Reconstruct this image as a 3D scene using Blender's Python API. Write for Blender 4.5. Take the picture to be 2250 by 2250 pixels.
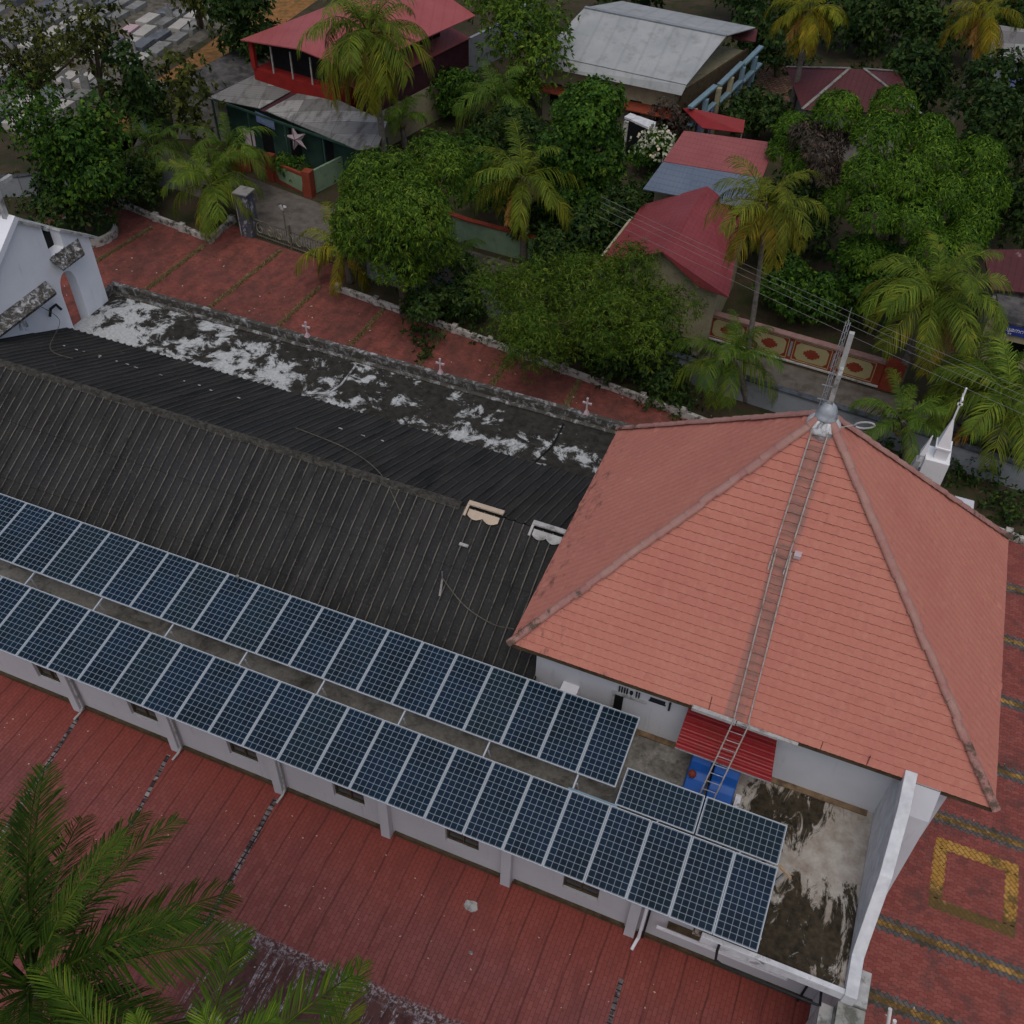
import bpy, math, random
import numpy as np
from mathutils import Vector, Matrix
R = math.radians
for o in list(bpy.data.objects): bpy.data.objects.remove(o)
S = bpy.context.scene
COL = S.collection

# ---------------------------------------------------------------- camera
CAM_F, YAW, PITCH, ROLL = 2213.7, -0.3628, 0.79796, 0.033586      # focal length in 1/2250 of the picture width
CAM = Vector((-2.2665, -18.42, 27.232))
fw = Vector((math.sin(YAW)*math.cos(PITCH), math.cos(YAW)*math.cos(PITCH), -math.sin(PITCH)))
rt0 = Vector((math.cos(YAW), -math.sin(YAW), 0)); up0 = rt0.cross(fw)
rt = math.cos(ROLL)*rt0 + math.sin(ROLL)*up0
up = -math.sin(ROLL)*rt0 + math.cos(ROLL)*up0
cd = bpy.data.cameras.new('camera'); cam = bpy.data.objects.new('camera', cd); COL.objects.link(cam)
cd.sensor_width = 36; cd.lens = CAM_F/2250*36; cd.clip_start = .2; cd.clip_end = 1500
cam.matrix_world = Matrix(((rt.x, up.x, -fw.x, CAM.x), (rt.y, up.y, -fw.y, CAM.y), (rt.z, up.z, -fw.z, CAM.z), (0, 0, 0, 1)))
S.camera = cam

# ---------------------------------------------------------------- light: overcast evening
SUN_EL, SUN_AZ = R(66), R(165)            # azimuth from +Y clockwise
W = bpy.data.worlds.new('World'); S.world = W; W.use_nodes = True
wn = W.node_tree; bg = wn.nodes['Background']
sky = wn.nodes.new('ShaderNodeTexSky'); sky.sky_type = 'NISHITA'; sky.sun_disc = False
sky.sun_elevation = SUN_EL; sky.sun_rotation = SUN_AZ; sky.air_density = 1.0; sky.dust_density = 4.0; sky.ozone_density = 1.0
hs = wn.nodes.new('ShaderNodeHueSaturation'); hs.inputs['Saturation'].default_value = .8
wn.links.new(sky.outputs[0], hs.inputs['Color']); wn.links.new(hs.outputs[0], bg.inputs[0])
bg.inputs[1].default_value = 0.135
sl = bpy.data.lights.new('sun', 'SUN'); sl.energy = 0.5; sl.angle = R(50); sl.color = (1, .97, .93)
so = bpy.data.objects.new('sun', sl); COL.objects.link(so)
sd = Vector((math.sin(SUN_AZ)*math.cos(SUN_EL), math.cos(SUN_AZ)*math.cos(SUN_EL), math.sin(SUN_EL)))
so.rotation_euler = sd.to_track_quat('Z', 'Y').to_euler()
S.view_settings.view_transform = 'Standard'; S.view_settings.look = 'None'
S.view_settings.exposure = -0.33; S.view_settings.gamma = 1
S.render.resolution_x = S.render.resolution_y = 1024

def at(px, py, z=0.0):
    """point of the place at height z that the photograph shows at px,py (2250 px picture)"""
    d = fw + (px-1125)/CAM_F*rt - (py-1125)/CAM_F*up
    return CAM + d*((z-CAM.z)/d.z)

# ---------------------------------------------------------------- object helpers
def tag(o, label=None, cat=None, group=None, kind=None):
    if label: o['label'] = label
    if cat: o['category'] = cat
    if group: o['group'] = group
    if kind: o['kind'] = kind
    return o
def thing(name, label, cat, loc=(0, 0, 0), group=None):
    o = bpy.data.objects.new(name, None); COL.objects.link(o); o.location = loc; o.empty_display_size = .2
    return tag(o, label, cat, group)
def copy_tree(o, parent=None):
    c = o.copy(); COL.objects.link(c); c.parent = parent
    for ch in [k for k in bpy.data.objects if k.parent == o]:
        copy_tree(ch, c)
    return c
class MB:
    """collects faces; build() links them as one mesh object"""
    def __init__(s): s.v = []; s.f = []
    def add(s, vs, fs):
        n = len(s.v); s.v += [tuple(v) for v in vs]; s.f += [tuple(i+n for i in f) for f in fs]; return s
    def box(s, x0, x1, y0, y1, z0, z1):
        return s.add([(x0, y0, z0), (x1, y0, z0), (x1, y1, z0), (x0, y1, z0), (x0, y0, z1), (x1, y0, z1), (x1, y1, z1), (x0, y1, z1)],
                     [(0, 3, 2, 1), (4, 5, 6, 7), (0, 1, 5, 4), (1, 2, 6, 5), (2, 3, 7, 6), (3, 0, 4, 7)])
    def bar(s, a, b, w, h, upv=(0, 0, 1)):
        a, b = Vector(a), Vector(b); d = (b-a).normalized(); u = Vector(upv)
        if abs(d.dot(u)) > .97: u = Vector((1, 0, 0))
        r = d.cross(u).normalized(); t = r.cross(d)
        vs = [p + r*sx*w/2 + t*sz*h/2 for p in (a, b) for sx, sz in ((-1, -1), (1, -1), (1, 1), (-1, 1))]
        return s.add(vs, [(0, 1, 2, 3), (7, 6, 5, 4), (0, 4, 5, 1), (1, 5, 6, 2), (2, 6, 7, 3), (3, 7, 4, 0)])
    def tube(s, pts, rs, n=8, cap=True):
        pts = [Vector(p) for p in pts]
        if not isinstance(rs, (list, tuple)): rs = [rs]*len(pts)
        rings = []; pr = None
        for i, p in enumerate(pts):
            d = (pts[min(i+1, len(pts)-1)]-pts[max(i-1, 0)]).normalized()
            if pr is None: pr = d.orthogonal().normalized()
            pr = (pr - d*pr.dot(d)).normalized(); q = d.cross(pr)
            rings.append([p + (pr*math.cos(2*math.pi*k/n)+q*math.sin(2*math.pi*k/n))*rs[i] for k in range(n)])
        vs = [v for r in rings for v in r]; fs = []
        for i in range(len(rings)-1):
            for k in range(n): a = i*n+k; b = i*n+(k+1) % n; fs.append((a, b, b+n, a+n))
        if cap: fs.append(tuple(reversed(range(n)))); fs.append(tuple((len(rings)-1)*n+k for k in range(n)))
        return s.add(vs, fs)
    def prism(s, poly, z0, z1):
        n = len(poly); vs = [(p[0], p[1], z0) for p in poly]+[(p[0], p[1], z1) for p in poly]
        ar = sum(poly[i][0]*poly[(i+1) % n][1]-poly[(i+1) % n][0]*poly[i][1] for i in range(n))
        fs = [tuple(reversed(range(n))), tuple(range(n, 2*n))]+[(i, (i+1) % n, (i+1) % n+n, i+n) for i in range(n)]
        if ar < 0: fs = [tuple(reversed(f)) for f in fs]
        return s.add(vs, fs)
    def slab(s, pts, t):
        """a sheet of any flat outline pts with thickness t below it"""
        pts = [Vector(p) for p in pts]; n = len(pts)
        nm = Vector((0, 0, 0))
        for i in range(n): nm += (pts[i]-pts[0]).cross(pts[(i+1) % n]-pts[0])
        nm.normalize()
        if nm.z < 0: pts.reverse(); nm = -nm
        return s.add(pts+[p-nm*t for p in pts], [tuple(range(n)), tuple(reversed(range(n, 2*n)))]+[(i, i+n, (i+1) % n+n, (i+1) % n) for i in range(n)])
    def lathe(s, c, prof, n=20):
        c = Vector(c); vs = []; fs = []
        for r, z in prof: vs += [(c.x+r*math.cos(2*math.pi*k/n), c.y+r*math.sin(2*math.pi*k/n), c.z+z) for k in range(n)]
        for i in range(len(prof)-1):
            for k in range(n): a = i*n+k; b = i*n+(k+1) % n; fs.append((a, b, b+n, a+n))
        fs.append(tuple(reversed(range(n)))); fs.append(tuple((len(prof)-1)*n+k for k in range(n)))
        return s.add(vs, fs)
    def build(s, name, m, parent=None, smooth=False, at0=None):
        me = bpy.data.meshes.new(name)
        if at0 is not None: o0 = Vector(at0); vs = [tuple(Vector(v)-o0) for v in s.v]
        else: vs = s.v
        me.from_pydata(vs, [], s.f); me.update()
        me.materials.append(m)
        if smooth: me.polygons.foreach_set('use_smooth', [True]*len(me.polygons))
        o = bpy.data.objects.new(name, me); COL.objects.link(o)
        if at0 is not None: o.location = at0
        if parent:
            o.parent = parent
            if at0 is None: o.location = -Vector(parent.location)
            elif parent.location.length: o.location = Vector(at0)-Vector(parent.location)
        return o
def bevel(o, w, seg=2):
    m = o.modifiers.new('bevel', 'BEVEL'); m.width = w; m.segments = seg; m.limit_method = 'ANGLE'; return o
def npmesh(name, V, F, m, parent=None):
    """V (n,3) vertices, F (k,4) quads"""
    me = bpy.data.meshes.new(name); V = np.asarray(V, dtype=np.float32); F = np.asarray(F, dtype=np.int32)
    me.vertices.add(len(V)); me.vertices.foreach_set('co', V.ravel())
    me.loops.add(F.size); me.loops.foreach_set('vertex_index', F.ravel())
    me.polygons.add(len(F)); me.polygons.foreach_set('loop_start', np.arange(0, F.size, F.shape[1], dtype=np.int32))
    me.polygons.foreach_set('loop_total', np.full(len(F), F.shape[1], dtype=np.int32))
    me.update(calc_edges=True); me.materials.append(m)
    o = bpy.data.objects.new(name, me); COL.objects.link(o)
    if parent: o.parent = parent
    return o

# ---------------------------------------------------------------- materials
class N:
    """a small wrapper round one material's node tree"""
    def __init__(s, name, rough=.85, spec=.12):
        s.m = bpy.data.materials.new(name); s.m.use_nodes = True; s.t = s.m.node_tree
        s.b = s.t.nodes['Principled BSDF']; s.b.inputs['Roughness'].default_value = rough
        s.b.inputs['Specular IOR Level'].default_value = spec
        g = s.t.nodes.new('ShaderNodeNewGeometry'); s.pos = g.outputs['Position']; s.geo = g
    def L(s, a, b): s.t.links.new(a, b)
    def inp(s, sock, v):
        if hasattr(v, 'links') or hasattr(v, 'is_output'): s.L(v, sock)
        else: sock.default_value = v
    def noise(s, scale, detail=4, rough=.6, vec=None, dist=0.):
        n = s.t.nodes.new('ShaderNodeTexNoise'); n.inputs['Scale'].default_value = scale; n.inputs['Detail'].default_value = detail
        n.inputs['Roughness'].default_value = rough; n.inputs['Distortion'].default_value = dist
        s.L(vec or s.pos, n.inputs['Vector']); return n.outputs['Fac']
    def scl(s, sc, vec=None, rz=0, loc=(0, 0, 0)):
        n = s.t.nodes.new('ShaderNodeMapping'); n.inputs['Scale'].default_value = sc; n.inputs['Rotation'].default_value = (0, 0, rz)
        n.inputs['Location'].default_value = loc
        s.L(vec or s.pos, n.inputs['Vector']); return n.outputs[0]
    def ramp(s, f, a, b, va=0., vb=1.):
        n = s.t.nodes.new('ShaderNodeMapRange'); n.clamp = True
        for i, v in enumerate((a, b, va, vb)): n.inputs[i+1].default_value = v
        s.L(f, n.inputs[0]); return n.outputs[0]
    def math(s, op, a, b=0., c=0.):
        n = s.t.nodes.new('ShaderNodeMath'); n.operation = op
        for i, v in enumerate((a, b, c)): s.inp(n.inputs[i], v)
        return n.outputs[0]
    def xyz(s, vec=None):
        n = s.t.nodes.new('ShaderNodeSeparateXYZ'); s.L(vec or s.pos, n.inputs[0]); return n.outputs
    def mix(s, f, a, b, mode='MIX'):
        n = s.t.nodes.new('ShaderNodeMix'); n.data_type = 'RGBA'; n.blend_type = mode
        s.inp(n.inputs[0], f)
        for i, v in ((6, a), (7, b)):
            if isinstance(v, (tuple, list)): n.inputs[i].default_value = (*v[:3], 1)
            else: s.L(v, n.inputs[i])
        return n.outputs[2]
    def rgb(s, c):
        n = s.t.nodes.new('ShaderNodeRGB'); n.outputs[0].default_value = (*c, 1); return n.outputs[0]
    def island(s): return s.geo.outputs['Random Per Island']
    def brick(s, w, h, vec, mortar=.02, off=.5):
        n = s.t.nodes.new('ShaderNodeTexBrick'); n.inputs['Scale'].default_value = 1; n.inputs['Brick Width'].default_value = w
        n.inputs['Row Height'].default_value = h; n.inputs['Mortar Size'].default_value = mortar; n.inputs['Bias'].default_value = 0
        n.inputs['Mortar Smooth'].default_value = .2
        n.inputs['Color1'].default_value = (0, 0, 0, 1); n.inputs['Color2'].default_value = (1, 1, 1, 1); n.inputs['Mortar'].default_value = (.5, .5, .5, 1)
        n.offset = off; s.L(vec, n.inputs['Vector']); return n.outputs['Color'], n.outputs['Fac']
    def bump(s, h, strength=.4, dist=.02):
        n = s.t.nodes.new('ShaderNodeBump'); n.inputs['Strength'].default_value = strength; n.inputs['Distance'].default_value = dist
        s.L(h, n.inputs['Height']); s.L(n.outputs[0], s.b.inputs['Normal'])
    def out(s, c):
        s.inp(s.b.inputs['Base Color'], (*c, 1) if isinstance(c, tuple) else c); return s.m
def plain(name, c, rough=.7, var=.15, scale=2., dirt=None, dscale=1.2, dl=.55, dh=.75, spec=.14, metal=0.):
    n = N(name, rough, spec); n.b.inputs['Metallic'].default_value = metal
    a = tuple(x*(1-var) for x in c); b = tuple(min(1, x*(1+var)) for x in c)
    col = n.mix(n.ramp(n.noise(scale), .3, .7), a, b)
    if dirt: col = n.mix(n.ramp(n.noise(dscale, 6, .7), dl, dh), col, dirt)
    return n.out(col)
def leaf_mat(name, dark, light, yellow=None, trans=.25, rough=.55, tint=False):
    warm = lambda c: (c[0]*1.22, c[1]*1.16, c[2]*1.15)
    dark, light = warm(dark), warm(light); yellow = warm(yellow) if yellow else None
    n = N(name, rough, .07)
    f = n.math('MULTIPLY_ADD', n.noise(.55, 2), 1.6, -.8)
    f = n.math('ADD', f, n.island())
    col = n.mix(n.ramp(f, .1, 1.1), dark, light)
    col = n.mix(n.ramp(n.island(), .84, 1.0, 0, .55), col, (light[0]*1.9, light[1]*1.35, light[2]))
    if yellow: col = n.mix(n.ramp(n.noise(1.3, 3), .58, .8, 0, .7), col, yellow)
    if tint:
        oi = n.t.nodes.new('ShaderNodeObjectInfo'); col = n.mix(1., col, oi.outputs['Color'], 'MULTIPLY')
    n.out(col)
    tr = n.t.nodes.new('ShaderNodeBsdfTranslucent'); n.L(col, tr.inputs[0])
    mx = n.t.nodes.new('ShaderNodeMixShader'); mx.inputs[0].default_value = trans
    o = n.t.nodes['Material Output']; n.L(n.b.outputs[0], mx.inputs[1]); n.L(tr.outputs[0], mx.inputs[2]); n.L(mx.outputs[0], o.inputs[0])
    return n.m
M = {}
M['bark'] = plain('bark', (.10, .075, .055), .9, .4, 6)
M['palm_bark'] = plain('palm_bark', (.17, .15, .125), .9, .35, 8, (.06, .055, .045), 3)
def _wall(name='white_wall', k=1.):
    n = N(name, .75)
    c = n.mix(n.ramp(n.noise(.7, 5), .3, .75), (.70*k, .71*k, .75*k), (.80*k, .81*k, .85*k))
    st = n.noise(2.2, 6, .7, n.scl((1.2, 1.2, .25)))
    c = n.mix(n.ramp(st, .60, .8, 0, .55), c, (.38*k, .37*k, .37*k))
    dr = n.ramp(n.noise(1.0, 5, .7, n.scl((6, 6, .35))), .62, .78, 0, .45)
    c = n.mix(dr, c, (.33*k, .32*k, .31*k))
    return n.out(c)
M['white_wall'] = _wall('white_wall', 1.1)
AW = _wall('grey_lavender_wall', .66)
def _dirtywhite(name, lo, hi, sc=2.5):
    n = N(name, .85)
    c = n.mix(n.ramp(n.noise(3, 5), .3, .7), (.52, .53, .55), (.74, .75, .77))
    m = n.noise(sc, 8, .75, None, .6)
    c = n.mix(n.ramp(m, lo, hi), c, (.07, .065, .055))
    n.bump(m, .3, .02)
    return n.out(c)
M['dirty_white'] = _dirtywhite('dirty_white', .55, .68)
M['mossy'] = _dirtywhite('mossy_plaster', .42, .60)
M['parapet'] = _dirtywhite('parapet_plaster', .22, .50, 3.5)
def _flat(name, dark, mid, lightc, loc, sc=.9, lo=.47, hi=.53, grad=False):
    n = N(name, .9)
    d = n.noise(.5, 3, .5, n.scl((1, 1, 1), loc=loc))
    w = n.noise(sc, 10, .74, n.scl((1, 1, 1), loc=loc), .45)
    c = n.mix(n.ramp(n.noise(5, 5), .3, .7), dark, mid)
    f = n.math('ADD', w, n.math('MULTIPLY_ADD', d, .5, -.25))
    if grad: x, y, z = n.xyz(); f = n.math('ADD', f, n.math('ADD', n.ramp(x, -29, -9, .035, -.085), n.ramp(y, 5.2, 7.6, .02, -.03)))
    c = n.mix(n.ramp(f, lo, hi), c, n.mix(n.ramp(n.noise(9, 6, .7), .35, .7), tuple(x*.62 for x in lightc), lightc))
    n.bump(w, .3, .01)
    return n.out(c)
M['roof_north'] = _flat('weathered_slab_north', (.018, .017, .015), (.050, .046, .038), (.58, .60, .59), (3, 1, 0), 1.3, .49, .56, True)
M['roof_south'] = _flat('weathered_slab_south', (.07, .066, .056), (.20, .19, .17), (.33, .315, .28), (0, 4, 0), 1.6, .42, .56)
def _east():
    n = N('weathered_slab_east', .9)
    x, y, z = n.xyz()
    w = n.noise(1.5, 9, .74, n.scl((1.25, .5, 1), rz=.45), .9)
    big = n.noise(.45, 2, .5, n.scl((1, 1, 1), loc=(2.1, .6, 0)))
    g = n.ramp(y, -6.8, -3.6, .0, .13)
    gx = n.ramp(x, .2, 2.0, -.05, .06)
    f = n.math('ADD', n.math('ADD', n.math('ADD', w, n.math('MULTIPLY_ADD', big, .6, -.3)), g), gx)
    li = n.mix(n.ramp(n.noise(2.5, 7, .7), .3, .7), (.25, .205, .165), (.50, .475, .43))
    dk = n.mix(n.ramp(n.noise(6, 6), .35, .7), (.022, .019, .013), (.07, .055, .035))
    return n.out(n.mix(n.ramp(f, .515, .575), dk, li))
M['roof_east'] = _east()
def _corr():
    n = N('asbestos_sheet', .9)
    s = n.noise(1.0, 5, .6, n.scl((3.2, .35, .35)))
    c = n.mix(n.ramp(s, .3, .7), (.016, .017, .018), (.047, .046, .044))
    c = n.mix(n.ramp(n.noise(.3, 3), .45, .65, 0, .6), c, (.035, .036, .038))
    c = n.mix(n.ramp(n.noise(14, 4, .8), .55, .75, 0, .5), c, (.14, .13, .11))
    c = n.mix(n.ramp(n.noise(1.4, 7, .7), .66, .74, 0, .5), c, (.2, .19, .17))
    x, y, z = n.xyz()                                  # pale lichen along the crest of each rib
    u = n.math('FRACT', n.math('ADD', n.math('MULTIPLY', x, 1/.3), 30.1/.3+.04))
    u = n.math('ADD', u, n.math('MULTIPLY_ADD', n.noise(9, 3), .06, -.03))
    crest = n.ramp(n.math('ABSOLUTE', n.math('SUBTRACT', u, .5)), .035, .075, 1, 0)
    brk = n.ramp(n.noise(1.2, 6, .8, n.scl((3, 1.2, 1))), .38, .56)
    south = n.ramp(y, .2, .4, .85, .30)
    c = n.mix(n.math('MULTIPLY', n.math('MULTIPLY', crest, brk), south), c, (.17, .155, .13))
    return n.out(c)
M['sheet'] = _corr()
def _rib():
    n = N('sheet_rib', .9)
    return n.out(n.mix(n.ramp(n.noise(4, 6, .8), .4, .65), (.045, .042, .036), (.17, .155, .13)))
M['rib'] = _rib()
def _tile():
    n = N('clay_tile', .72)
    c = n.mix(n.ramp(n.noise(.5, 3), .3, .7), (.50, .190, .145), (.55, .225, .165))
    c = n.mix(n.ramp(n.noise(16, 3), .3, .7, 0, .35), c, (.42, .14, .11))
    c = n.mix(n.ramp(n.noise(4.2, 1, .4), .60, .66, 0, .15), c, (.60, .30, .22))
    c = n.mix(n.ramp(n.noise(4.6, 1, .4, n.scl((1, 1, 1), loc=(7, 3, 1))), .62, .68, 0, .22), c, (.36, .13, .11))
    x, y, z = n.xyz()
    # rows of soot and moss low on the roof near the western hip
    f = n.math('ADD', n.noise(1.6, 7, .75, n.scl((2.5, 1, 1))), n.ramp(n.math('ADD', x, z), -1.2, 2.5, .16, 0))
    c = n.mix(n.ramp(f, .66, .78, 0, .8), c, (.13, .07, .055))
    c = n.mix(n.ramp(n.noise(3.5, 5, .8), .66, .74, 0, .4), c, (.50, .25, .19))
    w = n.math('ABSOLUTE', n.math('ADD', x, 1.93))       # the worn, dirty track under the ladders
    w = n.math('MULTIPLY', n.ramp(w, .20, .27, 1, 0), n.ramp(y, .2, .6, 1, 0))
    w = n.math('MULTIPLY', w, n.ramp(n.noise(3, 5, .7), .35, .6, .35, .8))
    c = n.mix(w, c, (.27, .16, .135))
    st = n.ramp(n.noise(1.0, 6, .8, n.scl((9, .9, .9))), .66, .72)
    c = n.mix(n.math('MULTIPLY', st, n.ramp(z, 7.6, 6.8, 0, .8)), c, (.16, .07, .05))
    return n.out(c)
M['tile'] = _tile()
def _hip():
    n = N('hip_mortar', .85)
    c = n.mix(n.ramp(n.noise(2.2, 6, .7), .35, .65), (.36, .17, .15), (.42, .25, .21))
    x, y, z = n.xyz()
    f = n.math('ADD', n.noise(2.6, 7, .75), n.ramp(z, 6.5, 9.5, .17, -.1))
    return n.out(n.mix(n.ramp(f, .58, .68), c, (.12, .085, .065)))
M['hip'] = _hip()
def _pave():
    n = N('courtyard_brick', .8, .12)
    v = n.scl((1, 1, 1), rz=math.pi/2)
    ran, fac = n.brick(.24, .12, v, .008)
    c = n.mix(n.ramp(ran, 0, 1), (.215, .064, .056), (.275, .090, .080))
    c = n.mix(n.ramp(n.noise(.35, 3), .35, .65, 0, .5), c, (.185, .07, .072))
    x, y, z = n.xyz()
    c = n.mix(n.ramp(y, -9.3, -7.0, 0, .7), c, (.29, .060, .042))
    c = n.mix(n.math('MULTIPLY', fac, .55), c, (.06, .025, .022))
    # dark damp joints running away from the church, broken up along their length
    u = n.math('FRACT', n.math('MULTIPLY', n.math('ADD', x, n.math('MULTIPLY', n.noise(.5, 2), .25)), 1/.72))
    ln = n.ramp(n.math('ABSOLUTE', n.math('SUBTRACT', u, .5)), .01, .06, 1, 0)
    ln = n.math('MULTIPLY', ln, n.ramp(n.noise(1.2, 5, .7, n.scl((2.5, .5, 1))), .34, .52))
    c = n.mix(n.math('MULTIPLY', ln, .62), c, (.06, .024, .022))
    c = n.mix(n.ramp(n.noise(.9, 6, .75, n.scl((1.6, .4, 1))), .5, .68, 0, .45), c, (.12, .042, .038))
    c = n.mix(n.ramp(n.noise(26, 2, .5), .765, .80, 0, .6), c, (.5, .42, .38))
    c = n.mix(n.ramp(n.noise(1.1, 7, .7), .62, .76, 0, .6), c, (.09, .035, .033))
    # older stained part by the palms with pale lines of efflorescence
    edge = n.math('ADD', y, n.math('MULTIPLY', n.noise(2.4, 5, .7), .5))
    old = n.math('MULTIPLY', n.ramp(edge, -10.62, -10.5, 1, 0), n.ramp(x, -13.4, -12.4, 0, 1))
    old = n.math('MULTIPLY', old, n.ramp(x, -6.4, -4.6, 1, 0))
    oc = n.mix(ran, (.065, .03, .03), (.11, .05, .045))
    w1 = n.ramp(n.noise(1.0, 4, .8, n.scl((5.5, .55, 1))), .53, .6)
    w1 = n.math('MULTIPLY', w1, n.ramp(n.noise(7, 4, .8), .42, .55))
    w1 = n.math('MULTIPLY', w1, n.ramp(fac, .2, .8, 1, 0))
    rim = n.math('MULTIPLY', n.ramp(edge, -11.0, -10.6, 0, 1), n.ramp(n.noise(9, 5, .8), .5, .56))
    oc = n.mix(n.math('MAXIMUM', w1, rim), oc, (.36, .33, .35))
    c = n.mix(old, c, oc)
    n.bump(n.math('SUBTRACT', 1, fac), .35, .01)
    return n.out(c)
M['pave'] = _pave()
def _plaza():
    n = N('plaza_brick', .85)
    ran, fac = n.brick(.22, .11, n.scl((1, 1, 1), rz=.05), .007)
    c = n.mix(ran, (.225, .066, .052), (.30, .094, .075))
    c = n.mix(n.math('MULTIPLY', fac, .5), c, (.07, .028, .022))
    c = n.mix(n.ramp(n.noise(.5, 6, .65), .42, .66, 0, .75), c, (.13, .055, .048))
    c = n.mix(n.ramp(n.noise(7, 6, .75), .64, .72, 0, .5), c, (.30, .17, .13))
    x, y, z = n.xyz()
    c = n.mix(n.ramp(n.noise(1.2, 6, .75, n.scl((1.6, .8, 1))), .42, .62, 0, .7), c, (.085, .042, .034))
    c = n.mix(n.ramp(n.noise(13, 4, .8), .66, .72, 0, .7), c, (.34, .26, .22))
    c = n.mix(n.ramp(n.noise(2.3, 7, .8), .58, .66, 0, .6), c, (.05, .045, .025))
    return n.out(c)
M['plaza'] = _plaza()
def _fore():
    n = N('forecourt_paver', .85)
    # interlocking zig-zag blocks: a brick grid whose coordinates wobble with the other axis
    x, y, z = n.xyz()
    wx = n.math('MULTIPLY', n.math('SINE', n.math('MULTIPLY', y, 28.)), .018)
    wy = n.math('MULTIPLY', n.math('SINE', n.math('MULTIPLY', x, 28.)), .018)
    cm = n.t.nodes.new('ShaderNodeCombineXYZ'); n.L(n.math('ADD', x, wx), cm.inputs[0]); n.L(n.math('ADD', y, wy), cm.inputs[1])
    ran, fac = n.brick(.225, .1125, cm.outputs[0], .006)
    c = n.mix(ran, (.225, .062, .052), (.30, .092, .076))
    c = n.mix(n.math('MULTIPLY', fac, .7), c, (.045, .022, .02))
    c = n.mix(n.ramp(n.noise(1.3, 7, .72), .50, .64, 0, .65), c, (.09, .055, .05))
    c = n.mix(n.ramp(n.noise(9, 6, .8), .66, .71, 0, .5), c, (.3, .2, .17))
    c = n.mix(n.ramp(n.noise(.8, 3, .6, n.scl((1, 1, 1), loc=(5, 2, 0))), .68, .72, 0, .9), c, (.05, .06, .06))
    n.bump(n.math('SUBTRACT', 1, fac), .3, .01)
    return n.out(c)
M['fore'] = _fore()
def _blocks(name, a, b, dirt, lo=.5, hi=.6):
    n = N(name, .85)
    ran, fac = n.brick(.225, .1125, n.scl((1, 1, 1), rz=.78), .01)
    c = n.mix(ran, a, b)
    c = n.mix(n.math('MULTIPLY', fac, .8), c, (.05, .035, .02))
    c = n.mix(n.ramp(n.noise(1.4, 7, .75), lo, hi, 0, .85), c, dirt)
    return n.out(c)
M['yellow_block'] = _blocks('yellow_paver', (.36, .19, .045), (.46, .27, .08), (.075, .055, .025), .40, .52)
M['grey_block'] = _blocks('grey_paver', (.09, .085, .088), (.14, .13, .13), (.05, .045, .03))
def _ground():
    n = N('soil', .95)
    c = n.mix(n.ramp(n.noise(.25, 5), .35, .65), (.045, .036, .024), (.085, .062, .04))
    c = n.mix(n.ramp(n.noise(1.1, 6, .7), .45, .62, 0, .85), c, (.028, .042, .014))
    c = n.mix(n.ramp(n.noise(11, 5, .8), .60, .70, 0, .6), c, (.16, .11, .07))
    n.bump(n.noise(9, 5), .5, .04)
    return n.out(c)
M['soil'] = _ground()
M['laterite'] = plain('laterite', (.27, .13, .045), .95, .35, 3, (.10, .08, .03), 1.3, .5, .66)
M['street'] = plain('street_concrete', (.135, .12, .105), .9, .2, 2, (.07, .058, .045), 1.1, .48, .7)
M['conc'] = plain('concrete', (.26, .25, .235), .9, .2, 4, (.09, .085, .07), 2.0, .5, .66)
M['conc_light'] = plain('pale_concrete', (.42, .42, .41), .85, .15, 5, (.13, .125, .11), 2.6, .5, .66)
M['kerb'] = plain('kerb_lime', (.50, .48, .44), .85, .15, 4, (.11, .10, .085), 3.0, .48, .6)
M['frame'] = plain('panel_frame', (.44, .48, .52), .45, .05, 3, spec=.5)
M['steel'] = plain('galvanised_steel', (.36, .37, .38), .5, .15, 5, (.16, .14, .12), 3, .55, .7)
M['rail'] = plain('ladder_aluminium', (.42, .39, .36), .55, .15, 9, (.22, .15, .11), 5, .5, .7)
M['aisle_wall'] = AW
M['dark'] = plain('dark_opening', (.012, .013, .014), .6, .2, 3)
M['glass'] = plain('window_glass', (.03, .035, .03), .25, .3, 3, spec=.6)
M['black_pipe'] = plain('black_pipe', (.02, .022, .025), .5, .2, 4)
M['blue'] = plain('blue_plastic', (.012, .09, .36), .5, .12, 2, (.02, .07, .2), 3, .6, .8, spec=.4)
M['red_sheet'] = plain('red_sheet', (.25, .018, .020), .5, .12, 2, (.2, .03, .02), 2.4, .55, .75, spec=.4)
M['orange'] = plain('orange_ball', (.20, .04, .025), .5, .15, 4)
M['wood'] = plain('raw_timber', (.5, .36, .22), .8, .15, 8)
M['plinth'] = plain('brown_plinth', (.085, .06, .035), .9, .35, 5, (.03, .028, .018), 3)
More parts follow.
